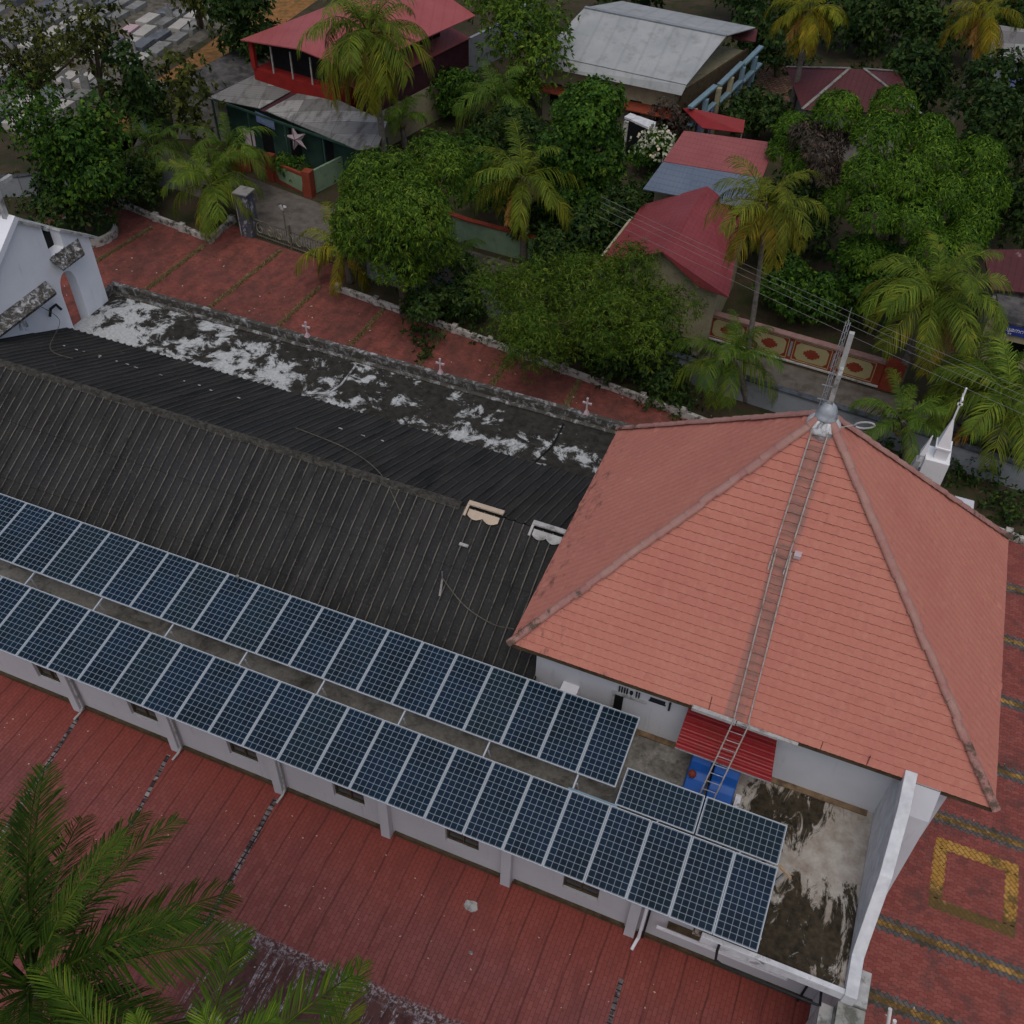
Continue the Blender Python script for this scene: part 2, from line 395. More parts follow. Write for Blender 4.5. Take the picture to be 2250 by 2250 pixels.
def _cells():
    n = N('solar_cells', .25, .2)
    tc = n.t.nodes.new('ShaderNodeTexCoord'); x, y, z = n.xyz(tc.outputs['Object'])
    oi = n.t.nodes.new('ShaderNodeObjectInfo')
    def tri(v, pitch, w):
        u = n.math('FRACT', n.math('ADD', n.math('MULTIPLY', v, 1/pitch), 12.0))
        return n.math('MINIMUM', u, n.math('SUBTRACT', 1, u))
    dx = tri(x, .1563, 0); dy = tri(y, .1573, 0)
    line = n.ramp(n.math('MINIMUM', dx, dy), .020, .060, 1, 0)
    corner = n.ramp(n.math('ADD', dx, dy), .10, .16, 1, 0)
    f = n.math('MAXIMUM', line, corner)
    rnd = n.noise(.9, 2, .5, n.scl((1, 1, 1)))
    base = n.mix(n.ramp(rnd, .35, .65), (.004, .010, .018), (.006, .018, .040))
    base = n.mix(n.ramp(oi.outputs['Random'], .7, 1, 0, .6), base, (.010, .022, .024))
    cellv = n.noise(3.2, 2, .5, n.scl((1, 1, 1), tc.outputs['Object']))
    base = n.mix(n.ramp(cellv, .4, .7, 0, .5), base, (.007, .024, .045))
    c = n.mix(f, base, (.21, .26, .30))
    return n.out(c)
M['cells'] = _cells()
def _rc():
    n = N('ridge_moss', .95)
    c = n.mix(n.ramp(n.noise(6, 6, .8), .4, .6), (.028, .026, .023), (.08, .075, .065))
    return n.out(n.mix(n.ramp(n.noise(2.5, 5, .8), .60, .72), c, (.17, .16, .14)))
M['mossy_ridge'] = _rc()
M['cream_cap'] = plain('cream_cap', (.52, .42, .32), .8, .1, 6)
M['laterite_stain'] = plain('stained_skirting', (.22, .15, .09), .9, .3, 3, (.08, .06, .04), 2, .5, .65)
M['moss_dark'] = plain('dark_moss', (.10, .04, .03), .95, .3, 9)
M['finial'] = plain('finial_metal_paint', (.34, .37, .40), .45, .3, 5, (.16, .15, .15), 3.2, .5, .62, spec=.5)
M['mossy_light'] = plain('damp_render', (.30, .30, .27), .9, .2, 3, (.13, .13, .11), 2.2, .5, .62)
M['shutter'] = plain('maroon_shutter', (.06, .022, .028), .7, .2, 3)
M['house_red'] = plain('red_paint', (.26, .022, .018), .75, .15, 2, (.14, .02, .018), 1.4, .55, .8)
M['terracotta'] = plain('terracotta_paint', (.24, .055, .03), .8, .2, 2, (.12, .04, .03), 2, .55, .75)
M['mint'] = plain('mint_paint', (.22, .31, .20), .8, .12, 2, (.15, .2, .13), 2.4, .55, .75)
M['green_dark'] = plain('dark_green_wall', (.03, .065, .05), .85, .3, 1.5)
M['cream'] = plain('cream_paint', (.38, .34, .22), .85, .12, 2, (.2, .17, .11), 2.2, .52, .75)
M['yellow_paint'] = plain('yellow_paint', (.38, .33, .17), .8, .1, 2, (.3, .25, .13), 2.6, .55, .8)
M['oxide'] = plain('red_oxide_paint', (.23, .045, .025), .8, .15, 3)
M['sky_blue'] = plain('pale_blue_paint', (.19, .29, .35), .8, .12, 2, (.15, .22, .28), 2.6, .55, .8)
M['grey_wall'] = plain('grey_blue_wall', (.27, .29, .31), .85, .12, 1.5, (.14, .15, .15), 1.5, .5, .75)
M['pink'] = plain('pink_stone', (.50, .36, .38), .8, .12, 4)
M['red_roof'] = None
def _metal(name, a, b_, dirt, rz=0, pitch=.3, course=None, dlo=.5, dhi=.75, var=.5, k=.35):
    """pressed metal roofing: real colour, fine profile as bump, steps as dark laps"""
    n = N(name, .6, .4)
    c = n.mix(n.ramp(n.noise(.6, 4), .3, .7), a, b_)
    v = n.scl((1, 1, 1), rz=rz); x, y, z = n.xyz(v)
    u = n.math('FRACT', n.math('MULTIPLY', x, 1/pitch))
    line = n.ramp(n.math('ABSOLUTE', n.math('SUBTRACT', u, .5)), .0, .12, 1, 0)
    h = n.math('MULTIPLY', line, -1.)
    c = n.mix(n.math('MULTIPLY', line, k), c, tuple(q*.35 for q in a))
    if course:
        w = n.math('FRACT', n.math('MULTIPLY', y, 1/course)); l2 = n.ramp(w, .0, .16, 1, 0)
        c = n.mix(n.math('MULTIPLY', l2, .5), c, tuple(q*.4 for q in a))
    c = n.mix(n.ramp(n.noise(1.1, 7, .7), dlo, dhi, 0, .8), c, dirt)
    n.bump(h, .5, .02)
    return n.out(c)
M['roof_A'] = _metal('red_metal_roof', (.33, .07, .07), (.38, .095, .092), (.22, .05, .05), R(-20), .6, None, .6, .85, k=.12)
M['roof_E'] = _metal('rose_metal_roof', (.27, .070, .070), (.32, .095, .09), (.17, .05, .05), 0, .2, .36, .55, .8, k=.08)
M['roof_blue'] = _metal('blue_grey_metal_roof', (.11, .145, .20), (.14, .175, .23), (.07, .09, .12), 0, .2, .36, .6, .85, k=.08)
M['roof_F'] = _metal('crimson_metal_roof', (.22, .035, .04), (.27, .055, .06), (.13, .03, .03), 0, .2, .36, .55, .8, k=.1)
M['roof_G'] = _metal('maroon_roof', (.075, .016, .018), (.105, .022, .025), (.3, .2, .19), 0, .3, .4, .66, .72)
M['roof_D'] = _metal('zinc_roof', (.30, .32, .32), (.40, .41, .41), (.2, .19, .18), 0, 1.1, None, .52, .75, k=.18)
def _shed():
    n = N('old_asbestos', .9)
    v = n.scl((1, 1, 1), rz=R(-8))
    ran, fac = n.brick(2.6, .95, v, .02, 0)
    c = n.mix(n.ramp(ran, 0, 1), (.17, .165, .16), (.37, .365, .35))
    x, y, z = n.xyz(v)
    u = n.math('SINE', n.math('MULTIPLY', y, 42.))
    c = n.mix(n.ramp(u, -1, 1, 0, .25), c, (.1, .1, .1))
    c = n.mix(n.ramp(n.noise(1.2, 7, .7, n.scl((1.6, .6, 1))), .48, .64, 0, .8), c, (.095, .085, .082))
    return n.out(n.mix(n.math('MULTIPLY', fac, .6), c, (.06, .06, .06)))
M['shed'] = _shed()
M['shed_dark'] = plain('dark_shed_sheet', (.10, .095, .092), .9, .35, 2, (.04, .04, .04), 1.4, .45, .6)
M['tomb'] = plain('grave_stone', (.21, .21, .20), .85, .3, 1.1, (.12, .12, .11), 2.0, .52, .68)
M['tomb_dark'] = plain('dark_grave_stone', (.12, .13, .145), .7, .3, 1.1, (.25, .25, .24), 2.0, .55, .7)
M['tomb_white'] = plain('white_grave_tiles', (.42, .40, .36), .6, .15, 1.1, (.3, .28, .25), 2.0, .55, .7)
M['sign_blue'] = plain('sign_blue', (.03, .05, .26), .5, .1, 2)
M['banner'] = plain('banner_blue', (.16, .20, .38), .6, .25, 2.5)
M['white_paint'] = plain('white_paint', (.72, .72, .72), .6, .06, 3)
M['pinkwhite'] = plain('lantern_paper', (.52, .42, .44), .7, .08, 3)
M['iron'] = plain('old_iron', (.12, .11, .085), .7, .3, 4, (.2, .17, .11), 3, .55, .7)
M['wire'] = plain('wire', (.22, .21, .20), .5, .1, 4)
M['tile_lip_shade'] = plain('tile_lip_shade', (.20, .07, .058), .9, .3, 5)  # dark brown that paints in the shadow under the edge of each tile course
M['rung'] = plain('rusty_rung', (.26, .17, .14), .7, .2, 6)
M['cem'] = plain('cemetery_ground', (.14, .125, .10), .95, .35, 2, (.07, .06, .045), 1.4, .45, .62)
def _by():
    n = N('old_brick_yard', .9)
    ran, fac = n.brick(.42, .28, n.scl((1, 1, 1), rz=.2), .05)
    c = n.mix(ran, (.17, .085, .06), (.26, .15, .11))
    c = n.mix(n.math('MULTIPLY', fac, .8), c, (.05, .04, .025))
    return n.out(n.mix(n.ramp(n.noise(1.2, 6, .7), .5, .65, 0, .8), c, (.04, .045, .02)))
M['brick_yard'] = _by()
M['finial_base'] = _dirtywhite('finial_mortar', .50, .66, 4.)
M['tower_paint'] = _wall('pale_blue_grey_wall', .80)
def _worn(m, y0, y1):
    nt = m.node_tree; b = nt.nodes['Principled BSDF']; src = b.inputs['Base Color'].links[0].from_socket
    g = nt.nodes.new('ShaderNodeNewGeometry'); sp = nt.nodes.new('ShaderNodeSeparateXYZ'); nt.links.new(g.outputs['Position'], sp.inputs[0])
    ns = nt.nodes.new('ShaderNodeTexNoise'); ns.inputs['Scale'].default_value = 3.5; nt.links.new(g.outputs['Position'], ns.inputs['Vector'])
    ad = nt.nodes.new('ShaderNodeMath'); ad.operation = 'MULTIPLY_ADD'; nt.links.new(ns.outputs['Fac'], ad.inputs[0]); ad.inputs[1].default_value = 1.6; nt.links.new(sp.outputs[1], ad.inputs[2])
    mr = nt.nodes.new('ShaderNodeMapRange'); nt.links.new(ad.outputs[0], mr.inputs[0]); mr.inputs[1].default_value = y0+.8; mr.inputs[2].default_value = y1+.8; mr.inputs[3].default_value = 0; mr.inputs[4].default_value = .85
    mx = nt.nodes.new('ShaderNodeMix'); mx.data_type = 'RGBA'; nt.links.new(mr.outputs[0], mx.inputs[0]); nt.links.new(src, mx.inputs[6]); mx.inputs[7].default_value = (.09, .065, .03, 1)
    nt.links.new(mx.outputs[2], b.inputs['Base Color'])
M['yellow_clean'] = _blocks('yellow_paver_clean', (.40, .21, .045), (.52, .30, .08), (.10, .07, .03), .52, .60)
M['weathered_white'] = _dirtywhite('weathered_white', .60, .78, 1.4)
M['moss_ledge'] = _dirtywhite('moss_ledge', .30, .52, 4.5)
_worn(M['yellow_clean'], -2.3, -2.7)
# ================================================================ the ground
def sheet(name, poly, z, m, kind='structure'):
    b = MB(); b.add([(p[0], p[1], z) for p in poly], [tuple(range(len(poly)))])
    o = b.build(name, m); 
    if o.data.polygons[0].normal.z < 0: o.data.flip_normals()
    return tag(o, kind=kind)
sheet('ground', [(-400, -300), (400, -300), (400, 500), (-400, 500)], -.012, M['soil'])
sheet('courtyard_paving', [(-60, -40), (2.35, -40), (2.35, -6.7), (-60, -6.7)], 0, M['pave'])
sheet('forecourt_paving', [(2.354, -40), (40, -40), (40, 7.3), (6.4, 12.45), (3.0, 12.95), (2.354, 0)], 0, M['fore'])
KL = [(-24.8, 16.73), (-18.4, 15.97), (-7.24, 14.43), (5.77, 12.54), (22, 10.2)]      # line of the low kerb wall
sheet('plaza_paving', [(-44, 7), (2.35, 7), (3.0, 12.95), KL[2], KL[1], KL[0], (-25.2, 18.6), (-31.1, 19.2), (-32.84, 19.98), (-32.8, 17.95), (-34.7, 18.3), (-36.55, 18.6), (-38.7, 19.0), (-40.6, 19.3), (-42, 15)], 0, M['plaza'])
sheet('street', [(-60, 24.5), (-33.5, 21.2), (-31.2, 19.75), (-25, 19.25), (-4.8, 16.75), (2.4, 16.75), (24, 14.5), (24, 19.2), (1.2, 19.45), (-8, 20.05), (-16.5, 22.3), (-27.5, 23.2), (-33, 24.2), (-60, 29)], 0, M['street'])
sheet('laterite_path', [(-48.5, 23), (-42.0, 23.5), (-43.6, 27), (-44.5, 41), (-45.2, 62), (-48.6, 62), (-47.6, 43), (-46.6, 29), (-48.5, 26)], 0, M['laterite'])
# joints of the forecourt: a yellow line of pavers between two grey ones
def band(y0, x0, x1, m, w, name, z=.004):
    rng = random.Random(int(y0*100)); b = MB(); x = x0
    while x < x1:                                   # each paver bulges: that gives the toothed outline
        for (a, c, ww) in ((0, .06, w*.38), (.06, .16, w*.5), (.16, .225, w*.38)):
            b.add([(x+a, y0-ww, z), (x+c, y0-ww, z), (x+c, y0+ww, z), (x+a, y0+ww, z)], [(0, 1, 2, 3)])
        x += .225
    return tag(b.build(name, m), kind='structure')
for y in (-6.13, -3.95, -.2, 3.6, 7.4): pass
for y in (-6.1, -4.05, -.18, 2.12, 4.85, 7.5, 10.0):
    band(y, 2.4, 20, M['grey_block'], .52, 'paving_band'); band(y, 2.4, 20, M['yellow_block'], .19, 'paving_band', .008)
for (cx, cy) in ((5.7, -1.97),):
    b = MB()
    for (x0, x1, y0, y1) in ((4.58, 6.86, -1.18, -.88), (4.58, 6.86, -3.08, -2.78), (4.58, 4.9, -2.78, -1.18), (6.54, 6.86, -2.78, -1.18)):
        L = max(x1-x0, y1-y0); hor = (x1-x0) > (y1-y0); s = 0
        while s < L-.01:
            e = min(s+.1125, L); g = .03 if int(s/.1125) % 2 else 0
            if hor: b.add([(x0+s, y0-g, .008), (x0+e, y0-g, .008), (x0+e, y1+g, .008), (x0+s, y1+g, .008)], [(0, 1, 2, 3)])
            else: b.add([(x0-g, y0+s, .008), (x1+g, y0+s, .008), (x1+g, y0+e, .008), (x0-g, y0+e, .008)], [(0, 1, 2, 3)])
            s = e
    tag(b.build('paving_square', M['yellow_clean']), kind='structure')
# splash of spilled lime, drain channels
def blob(name, cx, cy, r, z, m, seed, spikes=.35, n=40):
    rng = random.Random(seed); pts = []
    for k in range(n):
        a = 2*math.pi*k/n; rr = r*(1-spikes*.5+spikes*rng.random()*(1 if k % 3 else 1.6)); pts.append((cx+rr*math.cos(a), cy+rr*.8*math.sin(a)))
    pts = [((pts[k-1][0]+2*pts[k][0]+pts[(k+1) % n][0])/4, (pts[k-1][1]+2*pts[k][1]+pts[(k+1) % n][1])/4) for k in range(n)]
    b = MB(); b.add([(cx, cy, z)]+[(p[0], p[1], z) for p in pts], [(0, 1+k, 1+(k+1) % n) for k in range(n)]); return b.build(name, m)
tag(blob('lime_stain', -7.05, -7.95, .19, .004, M['conc_light'], 4, .28), kind='structure')
tag(blob('lime_stain', -6.55, -9.1, .06, .004, M['conc_light'], 9, .9, 14), kind='structure')
def _chan():
    n = N('channel_block', .85)
    ran, fac = n.brick(.17, .5, n.scl((1, 1, 1), rz=math.pi/2), .02, 0)
    c = n.mix(n.ramp(ran, 0, 1), (.15, .14, .145), (.34, .33, .33))
    c = n.mix(n.ramp(n.noise(2.6, 6, .7), .44, .56), c, (.06, .04, .042))
    return n.out(n.mix(fac, c, (.03, .018, .016)))
M['chan'] = _chan()
for i, (x0, x1, y1, w) in enumerate(((-20.72, -20.05, -12.0, .14), (-17.36, -17.0, -9.6, .12), (-13.62, -13.38, -11.2, .16), (-2.66, -2.5, -12.0, .12))):
    b = MB(); ys = -7.25 if i != 3 else -8.2
    b.add([(x0-w/2, ys, .005), (x0+w/2, ys, .005), (x1+w/2, y1, .005), (x1-w/2, y1, .005)], [(0, 3, 2, 1)])
    tag(b.build('drain_channel', M['chan']), kind='structure')
# grass growing in the joints of the plaza
gj = ((-36.3, 17.9, -36.9, 13.6), (-32.9, 17.6, -33.2, 12.2), (-29.2, 18.7, -29.75, 11), (-25.8, 16.7, -26.1, 10), (-22.17, 16.3, -22.3, 9), (-18.85, 15.9, -18.75, 9), (-15.4, 15.4, -15.3, 9), (-12, 15, -11.9, 9))
M['grass'] = leaf_mat('grass', (.13, .11, .05), (.27, .23, .12), None, .2)
rng = random.Random(5); V = []; F = []
for (x0, y0, x1, y1) in gj:
    for k in range(3200):
        t = rng.random(); x = x0+(x1-x0)*t+rng.gauss(0, .06); y = y0+(y1-y0)*t; a = rng.random()*6.28; w = .018; h = rng.uniform(.03, .07)
        dx, dy = math.cos(a)*w, math.sin(a)*w; lx, ly = rng.gauss(0, .04), rng.gauss(0, .04); n = len(V)
        V += [(x-dx, y-dy, 0), (x+dx, y+dy, 0), (x+lx+dx*.4, y+ly+dy*.4, h), (x+lx-dx*.4, y+ly-dy*.4, h)]; F.append((n, n+1, n+2, n+3))
g = npmesh('grass', V, F, M['grass']); tag(g, 'thin lines of olive grass growing in the joints of the red plaza', 'grass', kind='stuff')

# ================================================================ the church
FZ = 3.9                                             # top of the flat side roofs
CH = thing('church', 'white church with a black corrugated nave roof and a pyramid roof of clay tiles', 'church', (-12, -6.9, 0))
# walls of the side aisles: built round the window openings on the side towards the courtyard
WX = [-21.75, -18.25, -14.78, -11.3, -7.8, -4.35]
def wall_with_holes(b, x0, x1, y0, y1, z0, z1, holes):
    """holes: (xa, xb, za, zb) sorted"""
    x = x0
    for (xa, xb, za, zb) in holes:
        b.box(x, xa, y0, y1, z0, z1); b.box(xa, xb, y0, y1, z0, za); b.box(xa, xb, y0, y1, zb, z1); x = xb
    b.box(x, x1, y0, y1, z0, z1)
b = MB()
wall_with_holes(b, -29.8, 2.05, -6.85, -6.62, 0, 3.72, [(x-.5, x+.5, .80, 2.4) for x in WX])
b.box(-29.8, 2.05, 8.0, 8.22, 0, 3.72); b.box(-29.8, -29.57, -6.62, 8.0, 0, 3.72); b.box(1.82, 2.05, -6.62, 8.0, 0, 3.72)
# nave walls up to the roof
b.box(-29.5, -7.2, -4.3, -4.1, FZ+.001, 4.25); b.box(-29.5, -7.2, 4.62, 4.8, FZ+.001, 4.12)
b.build('wall', M['aisle_wall'], CH)
for x in WX:
    b = MB(); f = MB()
    for (a, c, z0, z1) in ((x-.5, x-.45, .80, 2.4), (x+.45, x+.5, .80, 2.4), (x-.45, x+.45, .80, .85), (x-.45, x+.45, 2.35, 2.4), (x-.02, x+.02, .85, 2.35)): f.box(a, c, -6.76, -6.70, z0, z1)
    w = f.build('window', M['plinth'], CH)
    g_ = MB().box(x-.45, x+.45, -6.72, -6.715, .85, 2.35).build('pane', M['glass']); g_.parent = w
    g_.location = (0, 0, 0)
for i, x in enumerate((-20.87, -17.24, -13.62, -10.1, -6.42, -2.83)):
    b = MB(); x0, x1 = x-.14, x+.14
    b.add([(x0, -7.08, 0), (x1, -7.08, 0), (x1, -6.851, 0), (x0, -6.851, 0), (x0, -7.0, 3.7), (x1, -7.0, 3.7), (x1, -6.851, 3.7), (x0, -6.851, 3.7)],
          [(0, 3, 2, 1), (4, 5, 6, 7), (0, 1, 5, 4), (1, 2, 6, 5), (2, 3, 7, 6), (3, 0, 4, 7)])
    b.build('buttress', M['aisle_wall'], CH)
b = MB()
xs = [-29.8]+[v for x in (-20.87, -17.24, -13.62, -10.1, -6.42, -2.83) for v in (x-.19, x+.19)]+[2.05]
for a, c in zip(xs[::2], xs[1::2]): b.box(a+.004, c-.004, -6.93, -6.852, 0, .16)
b.build('plinth', M['plinth'], CH)
# downpipes at three of the buttresses
for x in (-20.68, -17.06, -13.44):
    MB().tube([(x, -6.92, 3.6), (x, -6.98, .25), (x-.02, -7.12, .1), (x-.07, -7.38, .05)], .035, 8).build('downpipe', M['conc_light'], CH)
MB().tube([(-2.56, -7.06, 3.6), (-2.56, -7.1, .25), (-2.6, -7.2, .1), (-2.64, -7.4, .05)], .045, 8).build('downpipe', M['white_wall'], CH)
MB().tube([(-2.47, -7.0, 3.6), (-2.47, -7.0, .1)], .03, 8).build('downpipe', M['black_pipe'], CH)
# flat side roofs
MB().box(-29.75, -1.4, -7.1, -4.0, 3.72, FZ).build('flat_roof', M['roof_south'], CH)
MB().box(-1.396, 2.05, -8.0, -3.3, 3.72, FZ+.002).build('flat_roof', M['roof_east'], CH)
MB().box(-1.9, -1.40, -4.0, -3.3, 3.72, FZ+.004).build('flat_roof', M['roof_south'], CH)
MB().box(-7.3, -1.91, -4.0, -3.3, 3.72, FZ+.003).build('flat_roof', M['roof_south'], CH)
MB().box(-29.75, 2.0, 4.4, 8.02, 3.72, FZ).build('flat_roof', M['roof_north'], CH)
for x in (-18.9, -10.6):                              # seams across the northern slab
    MB().tube([(x, 5.0, FZ+.01), (x+.35, 6.4, FZ+.012), (x+.3, 7.6, FZ+.01)], .035, 6).build('seam', M['mossy' if x < -15 else 'dark'], CH)
# parapets
b = MB(); b.box(-29.75, 2.0, 8.022, 8.22, 3.72, 4.22); b.box(-29.95, -29.752, 7.1, 8.22, 3.72, 4.22)
bevel(b.build('parapet', M['parapet'], CH), .02, 2)
MB().tube([(-29.7, 7.86, FZ+.03), (1.9, 7.86, FZ+.03)], .09, 6).build('fillet', M['parapet'], CH)
b = MB(); b.box(-1.2, 2.16, -8.13, -8.002, 3.72, 4.06)
bevel(b.build('parapet', M['dirty_white'], CH), .015, 2)
MB().box(-29.75, -1.404, -7.2, -7.102, 3.72, 3.98).build('parapet', M['parapet'], CH)
# south-east corner: low parapet, then the raking wall that climbs to the tower
prof = [(-8.16, 4.10), (-7.22, 4.14), (-6.95, 4.45), (-6.0, 5.72), (-4.7, 6.55), (-3.38, 6.9)]
b = MB(); n = len(prof)
XA, XB = 2.055, 2.33
vs = [(XA, y, 0) for y, z in prof]+[(XB, y, 0) for y, z in prof]+[(XA, y, z) for y, z in prof]+[(XB, y, z) for y, z in prof]
fs = []
for i in range(n-1): fs += [(2*n+i, 3*n+i, 3*n+i+1, 2*n+i+1), (i, 2*n+i, 2*n+i+1, i+1), (n+i, n+i+1, 3*n+i+1, 3*n+i)]
fs += [(0, n, 3*n, 2*n), (n-1, 3*n-1, 4*n-1, 2*n-1)]
b.add(vs, fs); bevel(b.build('raking_parapet', M['weathered_white'], CH), .015, 2)
# taller facade slab in front of the tower, and the pilaster end beyond it
b = MB(); b.add([(2.372, -4.95, 0), (2.92, -4.95, 0), (2.92, 6.4, 0), (2.372, 6.4, 0), (2.372, -4.60, 3.15), (2.92, -4.60, 3.15), (2.92, 6.4, 3.15), (2.372, 6.4, 3.15), (2.372, -4.32, 5.8), (2.92, -4.32, 5.8), (2.92, 6.4, 5.8), (2.372, 6.4, 5.8), (2.372, -3.88, 6.6), (2.92, -3.88, 6.6), (2.92, 6.4, 6.45), (2.372, 6.4, 6.45)],
      [(0, 3, 2, 1)]+[(a, (a+1) % 4, (a+1) % 4+4, a+4) for a in range(4)]+[(a+q, (a+1) % 4+q, (a+1) % 4+4+q, a+4+q) for a in range(4) for q in (4, 8)]+[(12, 13, 14, 15)])
b.build('facade_wall', M['tower_paint'], CH)
b = MB(); b.box(2.02, 2.62, -12.5, -8.17, 0, 3.70); b.build('porch_wall', M['mossy_light'] if 'mossy_light' in M else M['conc_light'], CH)
b = MB(); b.box(1.72, 2.015, -12.5, -8.17, 0, 3.3); b.build('porch_wall', M['conc_light'], CH)
b = MB(); b.box(2.3, 2.62, -8.12, -7.3, 0, 3.75); b.build('porch_wall', M['conc_light'], CH)
MB().box(-.9, 2.15, -8.6, -8.17, 3.3, 3.36) if 0 else None
# black overflow pipe along the eaves
MB().tube([(-.75, -7.9, FZ+.12), (-.78, -8.28, FZ+.12), (-.74, -8.34, 3.66), (-.5, -8.36, 3.55), (1.62, -8.36, 3.52), (1.7, -8.3, 3.4), (1.7, -7.4, 3.1), (1.7, -7.0, 2.9), (1.7, -7.0, .1)], .032, 8).build('overflow_pipe', M['black_pipe'], CH)
# window shelf on the last bay
MB().box(-1.95, .9, -7.0, -6.852, 1.22, 1.34).build('window_shelf', M['plinth'], CH)
MB().box(-2.2, 1.2, -7.06, -7.001, 1.10, 1.18).build('window_shelf', M['white_wall'], CH)

# nave roof of corrugated sheets: ribs every 0.36 m, two courses with a lap
def corr(name, p0, p1, q0, q1, pitch, h, m, parent, rib=None, t=.02):
    """p0-p1 the high edge, q0-q1 the low edge"""
    p0, p1, q0, q1 = map(Vector, (p0, p1, q0, q1)); L = (p1-p0).length; n = max(1, round(L/pitch)); nm = (p1-p0).cross(q0-p0).normalized()
    if nm.z < 0: nm = -nm
    b = MB(); prof = ((0, 0), (.30, 0), (.40, 1), (.52, 1), (.62, 0))
    for k in range(3):
        a0, a1 = k*.333, (k+1)*.334 + (.01 if k < 2 else 0); off = nm*(.012*(2-k))
        top = []; bot = []
        for i in range(n):
            for s, z in prof:
                u = (i+s)/n; P = p0.lerp(p1, u); Q = q0.lerp(q1, u)
                top.append(P.lerp(Q, a0)+nm*h*z+off); bot.append(P.lerp(Q, min(1, a1))+nm*h*z+off+nm*.012)
        m_ = len(top); b.add(top+bot, [(i, i+1, i+1+m_, i+m_) for i in range(m_-1)])
    o = b.build(name, m, parent)
    if o.data.polygons[0].normal.z < 0: o.data.flip_normals()
    return o
RZ, RY = 6.42, .22
corr('nave_roof', (-30.1, RY, RZ), (-7.0, RY, RZ), (-30.1, 4.98, 4.12), (-7.0, 5.1, 4.12), .30, .045, M['sheet'], CH)
corr('nave_roof', (-30.1, RY, RZ), (-7.0, RY, RZ), (-30.1, -4.55, 4.12), (-7.0, -4.55, 4.12), .30, .045, M['sheet'], CH)
b = MB()
k = 0; x = -30.1
while x < -11.0:
    x2 = min(x+1.05, -10.95); dz = .012*(k % 2)
    b.add([(x, RY-.17, RZ-.03+dz), (x, RY-.07, RZ+.09+dz), (x, RY+.07, RZ+.09+dz), (x, RY+.17, RZ-.03+dz),
           (x2+.04, RY-.17, RZ-.03+dz), (x2+.04, RY-.07, RZ+.09+dz), (x2+.04, RY+.07, RZ+.09+dz), (x2+.04, RY+.17, RZ-.03+dz)],
          [(0, 1, 5, 4), (1, 2, 6, 5), (2, 3, 7, 6), (0, 3, 2, 1), (4, 5, 6, 7)]); x = x2; k += 1
b.build('ridge_cap', M['mossy_ridge'] if 'mossy_ridge' in M else M['rib'], CH)
for (x0, x1) in ((-10.72, -9.62), (-8.72, -7.72)):   # two newer pale ridge pieces with scalloped flaps
    b = MB(); b.bar((x0, RY+.08, RZ+.13), (x1, RY+.08, RZ+.13), .16, .05); b.bar((x0+.03, RY+.08, RZ+.12), (x0+.03, RY-.32, RZ-.02), .07, .06)
    nn = 12
    for i in range(nn):
        u0, u1 = i/nn, (i+1)/nn; s0, s1 = abs(math.sin(u0*math.pi*2))*.09, abs(math.sin(u1*math.pi*2))*.09
        xa, xb = x0+.1+(x1-x0-.15)*u0, x0+.1+(x1-x0-.15)*u1
        b.add([(xa, RY-.10, RZ+.08), (xb, RY-.10, RZ+.08), (xb, RY-.26-s1, RZ-.01-s1*.5), (xa, RY-.26-s0, RZ-.01-s0*.5)], [(0, 3, 2, 1)])
    b.build('ridge_cap', M['conc_light'] if x0 > -9 else M['cream_cap'] if 'cream_cap' in M else M['conc_light'], CH)
MB().box(-29.9, -29.45, RY-.2, RY+.2, RZ+.1, RZ+.2).build('ridge_tile', M['red_sheet'], CH)
# loose chips of mortar and a broken patch on the sheets
rng = random.Random(8); b = MB()
for k in range(16):
    x = rng.uniform(-28, -15); y = 3.0+rng.gauss(0, .05); z = RZ-(RZ-4.12)*(y-RY)/4.82+.1; s = rng.uniform(.03, .09)
    b.add([(x-s, y-.02, z), (x+s, y-.03, z), (x+s*.6, y+.03, z-.012), (x-s*.8, y+.03, z-.01)], [(0, 1, 2, 3)])
b.build('mortar_chips', M['conc_light'], CH)
P = at(1020, 1239, 5.2); z = RZ-(RZ-4.12)*(RY-P.y)/4.77+.1
MB().bar((P.x-.14, P.y, z), (P.x+.14, P.y+.0, z), .09, .04).build('mortar_chips', M['conc_light'], CH)

# tower over the east end
b = MB(); b.box(-7.15, 3.3, -3.36, -3.12, 0, 7.1); b.box(-7.15, 3.3, 4.3, 4.52, 0, 7.1); b.box(-7.15, -6.93, -3.12, 4.3, 0, 7.1); b.box(3.08, 3.3, -3.12, 4.3, 0, 7.1)
b.build('tower_wall', M['tower_paint'], CH)
MB().box(-6.35, -5.90, -3.9, -3.362, FZ+.01, 4.95).build('pier', M['white_wall'], CH)
MB().box(-7.0, -6.36, -4.4, -3.362, FZ+.01, 4.55).build('pier', M['mossy'], CH)
MB().box(-5.85, 1.9, -3.52, -3.363, FZ+.006, FZ+.05).build('skirting', M['laterite_stain'] if 'laterite_stain' in M else M['conc'], CH)
MB().box(-4.92, -4.70, -3.40, -3.361, FZ+.05, 5.22).build('door', M['dark'], CH)
b = MB(); b.box(-4.99, -4.93, -3.42, -3.361, FZ+.05, 5.30); b.box(-4.93, -4.1, -3.42, -3.361, 5.232, 5.30)
b.build('door_frame', M['conc_light'], CH)
b = MB()
for k, x in enumerate((-4.86, -4.79, -4.72, -4.65, -4.40, -4.33)): b.box(x, x+.035, -3.40, -3.361, 5.36, 5.58)
b.lathe((-4.52, -3.38, 5.40), [(.035, 0), (.05, .07), (.035, .14)], 8)
b.build('vent_grille', M['black_pipe'], CH)
